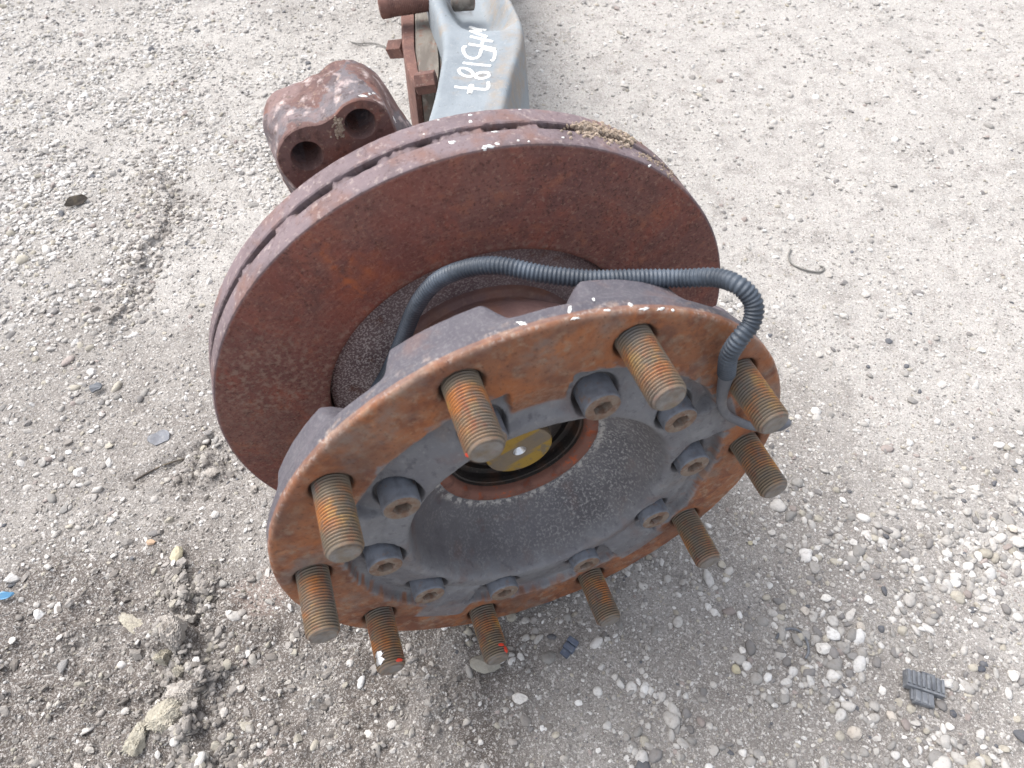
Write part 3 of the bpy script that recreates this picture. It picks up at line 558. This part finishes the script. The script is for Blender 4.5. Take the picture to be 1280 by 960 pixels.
f0 = [bm.verts.new((p[0] * .985 + cen[0] * .015, p[1] * .985 + cen[1] * .015, ZF / 1000)) for p in FO]
allr = [f0] + vr
for r0, r1 in zip(allr[:-1], allr[1:]):
    for i in range(nR): bm.faces.new((r0[i], r0[(i + 1) % nR], r1[(i + 1) % nR], r1[i]))
bm.faces.new(vr[-1])
edges = [bm.edges.get((f0[i], f0[(i + 1) % nR])) for i in range(nR)]
for (hx, hy) in ((384, 195), (450.5, 155)):
    c = hub_at(hx, hy, ZF / 1000); nh = 40; loops = []
    for rad_, zz in ((11.0, ZF), (10.3, ZF - .8), (10.1, ZF - 30), (8, ZF - 34), (.5, ZF - 34)):
        loops.append([bm.verts.new((c[0] + rad_ / 1000 * math.cos(i / nh * 2 * math.pi), c[1] + rad_ / 1000 * math.sin(i / nh * 2 * math.pi), zz / 1000)) for i in range(nh)])
    for l0, l1 in zip(loops[:-1], loops[1:]):
        for i in range(nh): bm.faces.new((l0[i], l1[i], l1[(i + 1) % nh], l0[(i + 1) % nh]))
    bm.faces.new(loops[-1])
    edges += [bm.edges.get((loops[0][i], loops[0][(i + 1) % nh])) for i in range(nh)]
bmesh.ops.triangle_fill(bm, edges=edges, use_beauty=True, use_dissolve=False)
bmesh.ops.recalc_face_normals(bm, faces=bm.faces)
cal = bpy.data.meshes.new('caliper_bracket'); bm.to_mesh(cal); bm.free(); cal.polygons.foreach_set('use_smooth', [True] * len(cal.polygons)); cal.set_sharp_from_angle(angle=math.radians(42))
attr(cal, 'top', [1.0 if v.co.z * 1000 < ZF - 2 and (v.co.xy - Vector(cen)).length > .03 else 0.0 for v in cal.vertices])
CAL = part('caliper_bracket', cal, M['caliper']); cal_bvh = bvh_of(cal)
fuzz('dry_moss', [(421, 148), (424, 160), (422, 170)], cal_bvh, cast_hub, .5, 1.5, 110, M['moss'], CAL, 9, 3.2)
for q_ in [(454, 120, 3.4, 2.2, 0), (462, 118, 2, 1.2, 0), (493, 150, .7, 4, 0), (467, 117, 2, 1, 0)]:
    part('paint_spot', splat([q_], cal_bvh, cast_hub), M['white'], CAL)

# axle beam (frame of the place)
WID = Matrix.Identity(4)
def wpart(name, me, mat, parent): 
    o = new_obj(name, me, mat); o.parent = parent
    o.matrix_basis = (Matrix.Translation(Vector(base)).inverted() if parent is ROOT else Matrix.Identity(4)); return o
HB = .262
ST = [(215, 524, 618, 640, HB), (165, 529, 626, 650, HB), (150, 532, 629, 652, HB), (131, 538, 633.5, 655, HB), (108, 544, 639.5, 658, HB), (87, 548, 644.5, 661, HB + .001), (68, 551, 651, 662.5, HB + .002), (52, 552.5, 656.5, 663, HB + .004), (40, 551, 657.5, 662, HB + .006), (28, 548, 656, 660.5, HB + .008), (14, 542.5, 651, 656, HB + .01), (0, 537, 643.5, 650, HB + .012), (-18, 532, 634, 641, HB + .013), (-40, 528, 626, 634, HB + .01), (-70, 528, 622, 630, HB - .005), (-100, 530, 620, 628, HB - .05), (-125, 532, 618, 624, .12)]
secs = []
for (py, l, r, rs, h) in ST:
    a_, b_ = at(l, py, h), at(r, py, h); xl, xr, yv = a_[0], b_[0], a_[1]; wd = xr - xl; bot = max(h - .105, .002)
    zc = (np.array([0, yv, bot + .01]) - CAM) @ C2W; xs = (rs - 640) / FPX * zc[2]
    hol = sst(30, 12, py) if py > -60 else sst(-110, -60, py)
    prof_ = []
    for u, dz in [(-.02, -(h - bot)), (-.012, -.06), (0, -.02), (.008, -.009), (.03, -.003), (.06, -.0008)] + [(u, 0) for u in np.linspace(.1, .9, 24)] + [(.94, -.0012), (.97, -.004), (.99, -.010)]:
        zz = h + dz - (.003 * math.sin(math.pi * min(max(u, 0), 1)) if dz == 0 else 0)
        zz -= hol * .036 * float(sst(.10, .42, u) * sst(1.0, .70, u))
        prof_.append((xl + u * wd, yv, zz))
    for f in (.12, .3, .5, .7, .88): prof_.append((xr + (xs - xr) * f, yv, (h - .016) * (1 - f) + (bot + .01) * f))
    prof_.append((xs, yv, bot + .006)); prof_.append((xs - .006, yv, bot))
    secs.append(prof_)
secs = np.array(secs)
rows_ = np.array([q[0][1] for q in secs]); yy_ = np.linspace(rows_[0], rows_[-1], 110)
dense = np.stack([[np.interp(yy_, rows_, secs[:, j, c]) for c in range(3)] for j in range(secs.shape[1])], 0).transpose(2, 0, 1)
for _ in range(3): dense[1:-1] = (dense[:-2] + 2 * dense[1:-1] + dense[2:]) / 4
dense[..., 2] += .0007 * fbm(dense[..., 0] * 60, dense[..., 1] * 60, 520, 4)
bme = grid_mesh('axle_beam', dense, close_v=True)
J = np.tile(np.arange(dense.shape[1])[None], (dense.shape[0], 1))
pyd = to_px(dense.reshape(-1, 3))[1].reshape(J.shape)
attr(bme, 'edge', np.clip(((J >= 26) & (J <= 34)) * 1. + .7 * (J == 25) + .4 * (J == 24), 0, 1)); attr(bme, 'pit', sst(24, 12, pyd) * (J > 9) * (J < 20))
BEAM = wpart('axle_beam', bme, M['beam'], ROOT); beam_bvh = bvh_of(bme)
def stroke(pp, wd):                                              # painted stroke lying on the beam
    P_ = np.array([((x / 5.333) + 460, y / 5.333) for x, y in pp]); q, s_ = spline(np.concatenate([P_, np.zeros((len(P_), 1))], 1), .9); V = []; F = []; k = 0
    for i in range(len(q)):
        p0, n0 = cast_world(beam_bvh, q[i, 0], q[i, 1]); j = min(i + 1, len(q) - 1); i0 = j - 1
        pa_, _ = cast_world(beam_bvh, q[i0, 0], q[i0, 1]); pb_, _ = cast_world(beam_bvh, q[j, 0], q[j, 1])
        if p0 is None or pa_ is None or pb_ is None: continue
        if n0.dot(Vector(CAM) - p0) < 0: n0 = -n0
        d = (pb_ - pa_).normalized(); sd_ = n0.cross(d).normalized(); w_ = wd * (.85 + .3 * random.random()) * (.6 if i in (0, len(q) - 1) else 1)
        V += [tuple(p0 - sd_ * w_ + n0 * -.0003), tuple(p0 - sd_ * w_ * .8 + n0 * .0007), tuple(p0 + sd_ * w_ * .8 + n0 * .0007), tuple(p0 + sd_ * w_ + n0 * -.0003)]
        if k: b0 = 4 * (k - 1); F += [(b0 + c, b0 + c + 1, b0 + c + 5, b0 + c + 4) for c in range(3)]
        k += 1
    return V, F
def glyph(strokes):
    V, F = [], []
    for pp, wd in strokes:
        v, f = stroke(pp, wd); b0 = len(V); V += [(x, y, z + .00012 * (len(F) > 0)) for x, y, z in v]; F += [tuple(i + b0 for i in q) for q in f]
    return mesh('painted_letter', V, F)
def ell(cx, cy, rx, ry, rot=0): return [(cx + rx * math.cos(t) * math.cos(rot) - ry * math.sin(t) * math.sin(rot), cy + rx * math.cos(t) * math.sin(rot) + ry * math.sin(t) * math.cos(rot)) for t in np.linspace(0, 2 * math.pi, 14)]
G1 = .0021
for g in ([([(790, 202), (735, 195), (676, 178)], G1), ([(676, 180), (720, 200), (760, 212)], G1), ([(760, 212), (715, 210), (676, 206)], G1), ([(678, 208), (740, 228), (800, 250)], G1)],
          [([(680, 244), (760, 262), (838, 280)], G1), ([(672, 296), (770, 312), (856, 330)], G1), ([(770, 264), (762, 290), (752, 312)], G1)],
          [([(758, 322), (800, 332), (850, 340)], G1), ([(846, 336), (846, 370), (838, 398), (815, 412)], G1), ([(760, 324), (752, 350), (738, 380), (700, 392), (660, 378), (638, 345), (640, 316), (662, 314)], G1)],
          [([(632, 420), (730, 432), (826, 440)], G1)],
          [(ell(655, 484, 50, 24, .35), G1), (ell(765, 504, 46, 20, -.1), G1)],
          [([(802, 545), (804, 575), (790, 598), (755, 596), (690, 590), (620, 586), (572, 578)], G1), ([(692, 565), (684, 600), (676, 628)], .0032)]):
    wpart('painted_letter', glyph(g), M['white'], BEAM)
def prism(pp, z0, z1, bev=.004, taper=1.0):                      # upright block from ground-plan picture points at height z1
    q = np.array([at(x, y, z1)[:2] for x, y in pp]); c = q.mean(0); rs = []
    for z_, f in ((z0, taper), (z1 - bev, 1.0), (z1, None)):
        qq_ = c + (q - c) * f if f else c + (q - c) * (1 - bev / np.maximum(np.linalg.norm(q - c, axis=1), .008))[:, None]
        rs.append(np.concatenate([qq_, np.full((len(q), 1), z_)], 1))
    V = np.concatenate(rs); k = len(q); F = [(i + l * k, (i + 1) % k + l * k, (i + 1) % k + (l + 1) * k, i + (l + 1) * k) for l in (0, 1) for i in range(k)] + [tuple(range(2 * k, 3 * k)), tuple(range(k))[::-1]]
    return mesh('plate', V, F, smooth=False)
wpart('side_plate', prism([(518, -30), (545, -30), (547, 40), (549, 82), (548, 100), (541, 104), (526, 104), (519, 60)], .12, .232), M['packer'], ROOT)
wpart('side_plate', prism([(499, -30), (517, -30), (518, 60), (525, 104), (518, 106), (509, 88), (502, 50)], .12, .229), M['brown'], ROOT)
wpart('side_plate', prism([(546, -30), (553, -30), (558, 40), (556, 90), (551, 104), (549, 60)], .12, .226), M['packer'], ROOT)
def bolt(pA_, pB_, r, hexr=None, name='bolt', n=24, thread=0):
    pts_, s_ = spline([pA_, pB_], .0008); rad_ = np.full(len(s_), r) - (thread * .0006 * (1 + np.cos(s_ / .0024 * 2 * np.pi)) * (s_ > .012) if thread else 0)
    rad_[0] *= .82; rad_[1] *= .92; rad_[-1] *= .85
    return sweep(name, pts_, rad_, 6 if hexr else n)
T_ = wpart('threaded_pin', bolt(at(474, 8, .255), at(545, -3, .262), .0155, thread=1), M['brown'], ROOT)
hd = bolt(at(490, 62, .19), at(509, 60, .20), .0135, hexr=1); hd.polygons.foreach_set('use_smooth', [False] * len(hd.polygons)); wpart('hex_bolt', hd, M['brown'], ROOT)
hd = bolt(at(520, 105, .236), at(546, 101, .240), .0130, hexr=1); hd.polygons.foreach_set('use_smooth', [False] * len(hd.polygons)); wpart('hex_bolt', hd, M['brown'], ROOT)
wpart('hex_bolt', bolt(at(566, 2, .262), at(592, 0, .266), .012, n=20), M['packer'], ROOT)
# spindle and knuckle behind the disc, carrying the beam
kc = [h2w([0, 0, -.17]), h2w([0, 0, -.22]), h2w([.0, -.02, -.27])]; e0 = dense[0].mean(0)
pts, s = spline(kc + [e0 + np.array([0, -.02, 0]), e0 + np.array([0, .02, 0])], .006)
wpart('steering_knuckle', sweep('steering_knuckle', pts, np.interp(s, [0, .05, s[-1]], [.07, .06, .036]), 32), M['brown'], ROOT)
pts, s = spline([h2w([.10, .02, -.235]), h2w([.03, 0, -.235]), h2w([0, 0, -.235])], .006)
wpart('bracket_arm', sweep('bracket_arm', pts, .032, 24), M['brown'], ROOT)

# ------------------------------------------------------------------ stones one can name, clods, litter
def named_stone(px, py, wpx, hpx, col, label, cat='stone', name='stone', mat=None, ang=0, flat=.55, seed=None, jag=1.0, sink=.2, sub=ICO2, smooth=False, group=None, disp=0):
    p = at(px, py); d = np.linalg.norm(p - CAM); dep = (p - CAM) @ C2W[2]; mm = dep / FPX; ce = abs(ray(px, py)[2])
    sx, sy = wpx * mm * 1.16, hpx * mm / ce * 1.0; sd_ = seed or int(px * 7 + py); V = stone_variants(sub, 1, jag, sd_)[0]
    if disp:
        rr2 = np.random.default_rng(sd_); o1, o2 = rr2.uniform(0, 50, 2); f_ = fbm(V[:, 0] * 2.2 + o1 + V[:, 2] * 1.3, V[:, 1] * 2.2 + o2 - V[:, 2], sd_ % 97, 4); V = V * (1 + disp * f_[:, None])
    V = V * np.array([sx / 2, sy / 2, flat * min(sx, sy) / 2 * 1.1]); c, s_ = math.cos(ang), math.sin(ang)
    V = V @ np.array([[c, s_, 0], [-s_, c, 0], [0, 0, 1]])
    me = mesh(name, V, sub[1], smooth=smooth, sharp=35 if smooth else None)
    if mat is None:
        a_ = me.color_attributes.new('Col', 'FLOAT_COLOR', 'POINT'); a_.data.foreach_set('color', np.tile([*col, 1], len(V)).astype(np.float32))
    o = new_obj(name, me, M[mat] if mat else M['stone']); o.location = (p[0], p[1], float(gz(p[0], p[1])[0]) + flat * 1.1 - flat * 1.1 + flat * min(sx, sy) / 2 * (1 - 2 * sink))
    tag(o, label, cat, group); KEEP.append((p[0], p[1], .3 * (sx + sy))); return o
WH, CR, YE, GR, PK, DK = srgb(206, 202, 196), srgb(182, 174, 164), srgb(176, 168, 144), srgb(134, 132, 130), srgb(182, 156, 132), srgb(80, 82, 88)
for a_ in [(650, 874, 29, 23, WH, 'bright white pointed stone below the hub, apart from the others'),
           (606, 832, 60, 40, srgb(146, 142, 132), 'flat rounded grey stone half under the stud with a red mark'),
           (223, 693, 32, 54, YE, 'large yellow angular stone on the left beside the hub'),
           (190, 680, 25, 16, PK, 'small peach coloured stone left of the large yellow one'),
           (220, 708, 11, 16, WH, 'narrow white chip at the foot of the large yellow stone'),
           (74, 829, 17, 30, GR, 'upright grey angular stone in the dark soil at lower left'),
           (14, 800, 15, 14, WH, 'white stone at the left edge above the dark hollow'),
           (288, 768, 14, 13, WH, 'white lumpy pebble right of the tall mud clod'),
           (1028, 810, 33, 27, WH, 'large white stone touching the thin black loop at lower right'),
           (1066, 820, 22, 16, GR, 'flat grey pebble just right of the large white stone'),
           (1006, 764, 21, 20, CR, 'beige rounded pebble above the thin black loop'),
           (1075, 784, 22, 20, CR, 'round beige pebble upper right of the large white stone'),
           (1032, 748, 26, 18, WH, 'oval white pebble, upper one of the cluster at lower right'),
           (921, 836, 19, 21, YE, 'tan oval pebble left of the thin black loop'),
           (928, 813, 13, 18, WH, 'white upright chip above the tan oval pebble'),
           (1067, 917, 24, 24, CR, 'pale angular stone below left of the black ribbed plug'),
           (1102, 864, 15, 16, WH, 'round white pebble just left of the black ribbed plug'),
           (1114, 896, 18, 22, CR, 'cream pear shaped stone below the black ribbed plug'),
           (1186, 909, 16, 14, WH, 'white round pebble lower right of the black ribbed plug'),
           (1265, 845, 22, 22, WH, 'large white angular stone at the right edge'),
           (1224, 838, 17, 13, DK, 'dark slate grey pebble near the right edge'),
           (1190, 892, 13, 15, DK, 'dark pebble right of the black ribbed plug'),
           (1212, 535, 20, 18, WH, 'white stone alone on the smooth right ground'),
           (1102, 435, 20, 13, WH, 'white stone on the pale ground right of the cable loop'),
           (1200, 616, 28, 14, WH, 'long white stone in the pile of chips at right'),
           (1264, 663, 28, 24, CR, 'broad flat stone at the right edge of the chip pile'),
           (975, 657, 20, 12, WH, 'oval white pebble right of the lower right studs'),
           (938, 679, 16, 12, YE, 'yellow pebble right of the lower right studs'),
           (62, 457, 26, 13, WH, 'long white stone at left among the gravel'),
           (66, 417, 15, 15, WH, 'white stone at left, lower of a touching pair'),
           (72, 404, 16, 12, WH, 'white stone at left, upper of a touching pair'),
           (195, 475, 22, 18, GR, 'pale grey stone left of the brake disc'),
           (223, 446, 12, 9, WH, 'left one of two small white pebbles beside the disc'),
           (239, 448, 11, 13, WH, 'right one of two small white pebbles beside the disc'),
           (303, 43, 24, 15, WH, 'white rock high up left of the beam'),
           (460, 916, 18, 14, WH, 'white pebble in the dark soil at the bottom'),
           (955, 306, 18, 10, WH, 'white stone beside the upper wire ring'),
           (240, 704, 6, 6, WH, 'tiny white pebble')][:-1]:
    named_stone(*a_, jag=.9, group='pale stones among the gravel')
for a_ in [(228, 800, 34, 62, 'clod', 'tall grey mud clod standing along the rut at lower left', .9, .0),
           (221, 778, 40, 14, 'clod', 'flat grey mud flake lying on top end of the tall clod', .4, -.1),
           (207, 826, 24, 22, 'clodyel', 'yellowish lump tucked left of the tall clod', .8, .3),
           (231, 845, 18, 17, 'clodyel', 'pale small lump below the tall clod', .8, .3),
           (212, 900, 40, 36, 'clodyel', 'crumbly pale lump with ragged edge at the bottom left', .5, .4),
           (176, 928, 24, 42, 'clodyel', 'long yellow lime lump left of the crumbly pale one', .5, -.25),
           (168, 780, 66, 20, 'clodyel', 'thin yellow grey crust slab pointing left', .35, -.5),
           (232, 868, 42, 34, 'clod', 'broad crumbly mud lump below the tall clod', .45, 0),
           (214, 232, 20, 14, 'clod', 'grey mud lump at the top of the crumbled ridge', .8, 0),
           (230, 258, 22, 17, 'clod', 'largest pale lump in the crumbled ridge', .8, .3),
           (246, 247, 24, 10, 'clod', 'flat lump right of the crumbled ridge', .6, .2),
           (146, 285, 20, 13, 'clod', 'rounded dark grey lump left of the crumbled ridge', .7, .2),
           (182, 325, 16, 15, 'clod', 'grey lump midway along the crumbled ridge', .8, .2),
           (161, 356, 20, 9, 'clod', 'flat chip on the edge of the rut left of the disc', .5, -.2),
           (199, 372, 26, 9, 'clod', 'low crust lump at the foot of the rut left of the disc', .5, 0),
           (266, 593, 40, 26, 'clod', 'cracked mud lump against the brake disc', .35, 0),
           (318, 612, 18, 20, 'clod', 'small mud lump under the brake disc edge', .5, 0)]:
    named_stone(a_[0], a_[1], a_[2] * 1.3, a_[3] * 1.3, None, a_[5], 'dirt clod', 'dirt_clod', a_[4], ang=a_[7], flat=a_[6] * 1.25, jag=1.0, sub=ICO4, smooth=True, disp=.24, sink=.12, group='dried mud clods')
def ground_frame(px, py, ang): p = at(px, py); return Matrix.Translation((p[0], p[1], float(gz(p[0], p[1])[0]))) @ Matrix.Rotation(ang, 4, 'Z')
def boxes(name, bl, bev=.0005):
    bm_ = bmesh.new()
    for (x0, x1, y0, y1, z0, z1) in bl:
        r_ = bmesh.ops.create_cube(bm_, size=1); bmesh.ops.scale(bm_, vec=(x1 - x0, y1 - y0, z1 - z0), verts=r_['verts']); bmesh.ops.translate(bm_, vec=((x0 + x1) / 2, (y0 + y1) / 2, (z0 + z1) / 2), verts=r_['verts'])
    bmesh.ops.bevel(bm_, geom=bm_.edges[:], offset=bev, segments=2, affect='EDGES', profile=.5)
    me = bpy.data.meshes.new(name); bm_.to_mesh(me); bm_.free(); return me
def thing(name, label, cat, mtx):
    o = bpy.data.objects.new(name, None); C.objects.link(o); o.matrix_world = mtx; tag(o, label, cat); KEEP.append((mtx.translation.x, mtx.translation.y, .016)); return o
def sub(name, me, mat, par): o = new_obj(name, me, mat); o.parent = par; return o
pl = thing('connector_plug', 'black ribbed plastic connector plug lying on the pebbles at lower right', 'plug', ground_frame(1150, 866, math.radians(-17)) @ Matrix.Rotation(math.radians(6), 4, 'Y'))
sub('plug_body', boxes('plug_body', [(-.0165, .0165, -.0005, .014, .001, .0085), (-.009, .0085, -.0125, -.0003, .0005, .0065), (-.011, -.0085, -.0105, .0005, .0015, .005), (.0, .012, .0141, .0185, .0005, .004), (-.0168, .0168, -.0012, .0008, .0008, .0095)]), M['black'], pl)
ribme = boxes('rib', [(-.0012, .0012, .0012, .0138, .0083, .0103)], .0004)
for i in range(8): o = sub('rib', ribme, M['black'], pl); o.location = (-.0150 + i * .0043, 0, 0)
ridme = boxes('ridge', [(-.0022, .0022, -.0118, -.0018, .0063, .0074)], .0004)
for i in range(3): o = sub('ridge', ridme, M['black'], pl); o.location = (-.006 + i * .0057, 0, 0)
p2 = thing('plastic_clip', 'small broken dark blue-grey plastic clip between the studs and pebbles', 'clip', ground_frame(711, 811, math.radians(52)))
M['slate'] = material('blue_grey_plastic', srgb(84, 92, 108), [L(srgb(120, 124, 132), 200, .5, .66, .6), L(srgb(60, 64, 74), 90, .5, .66, .6)], rough=.6)
for x0, x1, y0, y1, z1 in ((-.009, -.0035, -.0042, .0042, .004), (-.003, .003, -.0055, .0052, .006), (.0036, .009, -.005, .0055, .007)):
    sub('segment', boxes('segment', [(x0, x1, y0, y1, -.002, z1)], .0007), M['slate'], p2)
sub('bridge', boxes('bridge', [(-.008, .008, -.003, .003, -.003, .0034)], .0005), M['slate'], p2)
def ground_wire(name, pp, rad_, lift, mat, label, cat, n=8):
    q = []
    for (x, y) in pp: p = at(x, y); q.append([p[0], p[1], float(gz(p[0], p[1])[0]) + lift])
    o = new_obj(name, sweep(name, spline(q, .0012)[0], rad_, n), mat); tag(o, label, cat); return o
ground_wire('wire_ring', [(988, 313), (985, 322), (989, 331), (1000, 338), (1015, 342), (1026, 341), (1029, 336), (1024, 333)], .0013, .0022, M['wire'], 'open ring of dark wire on the pale ground beside the disc', 'wire')
ground_wire('cable_tie', [(970, 798), (976, 790), (988, 786), (1000, 790), (1008, 802), (1010, 815), (1006, 824)], .0012, .0024, M['black'], 'thin black plastic loop curled left of the large white stone', 'cable tie')
ground_wire('thin_wire', [(438, 53), (448, 55), (466, 55), (480, 60), (488, 66), (490, 72)], .0013, .003, M['wire'], 'thin bent wire on the gravel beside the hex bolt head', 'wire')
ground_wire('twig', [(165, 597), (185, 588), (208, 578), (228, 570)], .0009, .0018, M['bark'], 'thin grey twig lying left of the brake disc', 'twig')
def flake(name, px, py, L_, W_, T__, ang, tilt, mat, label, cat):
    n_ = 16; V = []
    for sgn_, zz in ((1, T__), (-1, 0)):
        for i in range(n_):
            f = 2 * math.pi * i / n_; V.append((L_ / 2 * math.cos(f) * (1 + .12 * math.sin(3 * f + px)), W_ / 2 * math.sin(f) * (1 + .15 * math.cos(4 * f + py)), zz + .0015 * math.cos(f) * math.sin(f * 2)))
    F = [tuple(range(n_)), tuple(range(2 * n_ - 1, n_ - 1, -1))] + [(i, i + n_, (i + 1) % n_ + n_, (i + 1) % n_) for i in range(n_)]
    o = new_obj(name, mesh(name, V, F, smooth=False), mat); o.matrix_world = ground_frame(px, py, ang) @ Matrix.Translation((0, 0, .006 if tilt > .15 else .0012)) @ Matrix.Rotation(tilt, 4, 'X'); tag(o, label, cat); KEEP.append((o.location.x, o.location.y, .008))
flake('bark_flake', 98, 256, .032, .014, .004, math.radians(38), math.radians(50), M['bark'], 'dark curled bark flake tilted up on the white gravel at left', 'bark')
flake('plastic_scrap', 7, 747, .02, .007, .001, math.radians(10), math.radians(15), M['blue'], 'blue plastic scrap at the left edge', 'scrap')
flake('asphalt_chip', 200, 548, .024, .018, .002, .3, .03, M['chip'], 'flat blue-grey chip pressed into the ground left of the disc', 'chip')
flake('rubber_scrap', 122, 488, .014, .010, .003, .8, .2, M['black'], 'black rubber scrap next to a tan pebble at left', 'scrap')

big = sample(3600, lambda x, y: 1.2 * d_round(x, y) + .12 * d_white(x, y)); s_ = np.clip(rng.lognormal(np.log(.0078), .34, len(big)), .005, .017)
tag(gravel('rounded_gravel', ICO2, big, s_, 21, .55, .85, True, .12), kind='stuff')
wh = sample(13000, d_white); s_ = np.clip(rng.lognormal(np.log(.0060), .36, len(wh)), .003, .0140)
PW2 = np.array([.28, .26, .17, .1, .05, .05, .02, .008, .06]); PW2 /= PW2.sum()
tag(gravel('white_gravel', ICO2, wh, s_, 22, .6, 1., False, .1, PW2), kind='stuff')
md = sample(32000, d_mid); s_ = np.clip(rng.lognormal(np.log(.0034), .36, len(md)), .0017, .008)
tag(gravel('fine_gravel', ICO1, md, s_, 23, .6, .9, False, .1), kind='stuff')
sm = sample(90000, d_small); s_ = np.clip(rng.lognormal(np.log(.0019), .3, len(sm)), .001, .0036)
PW3 = np.array([.18, .17, .17, .15, .08, .12, .04, .02, .05]); PW3 /= PW3.sum()
tag(gravel('grit', OCT, sm, s_, 24, .8, .3, False, .15, PW3), kind='stuff')

# crumbled soil along the broken crusts
def soil(name, n, dens, lo, hi, seed, sub):
    pos = sample(n, dens); r = np.random.default_rng(seed); sz = np.clip(r.lognormal(np.log((lo * hi) ** .5), .4, n), lo, hi)
    return tag(gravel(name, sub, pos, sz, seed, .8, 1.15, False, .05, pw=PWS), kind='stuff')
PAL = np.array([srgb(150, 145, 140), srgb(136, 131, 126), srgb(120, 115, 110), srgb(168, 163, 156), srgb(156, 151, 140)]); PWS = np.array([.28, .28, .2, .14, .1])
def d_crumb(x, y):
    d1, _ = seg_d(x + .012 * fbm(x * 25, y * 25, 600, 3), y, RIDGE); d2, _ = seg_d(x + .014 * fbm(x * 25, y * 25, 610, 3), y, RIDGE2)
    return np.clip(1.0 * np.exp(-(d1 / .022) ** 2) + np.exp(-(d2 / .022) ** 2) + .25 * blob(x, y, 215, 255, .05) + .06 * blob(x, y, 130, 850, .14) + .05 * blob(x, y, 450, 880, .12) + .3 * blob(x, y, 258, 585, .025), 0, 1) * clump(x, y, 40, 620)
DARKPAL = PAL; PAL = DARKPAL * 1.25
soil('pale_soil_crumbs', 900, lambda x, y: d_crumb(x, y) * (y > .62), .003, .011, 43, ICO2)
PAL = DARKPAL
soil('soil_crumbs', 1500, lambda x, y: d_crumb(x, y) * (y < .62), .003, .0105, 41, ICO2)
soil('fine_soil_crumbs', 7000, lambda x, y: (y < .62) * np.clip(d_crumb(x, y) + .05 * blob(x, y, 130, 850, .2), 0, 1), .0018, .004, 42, ICO1)
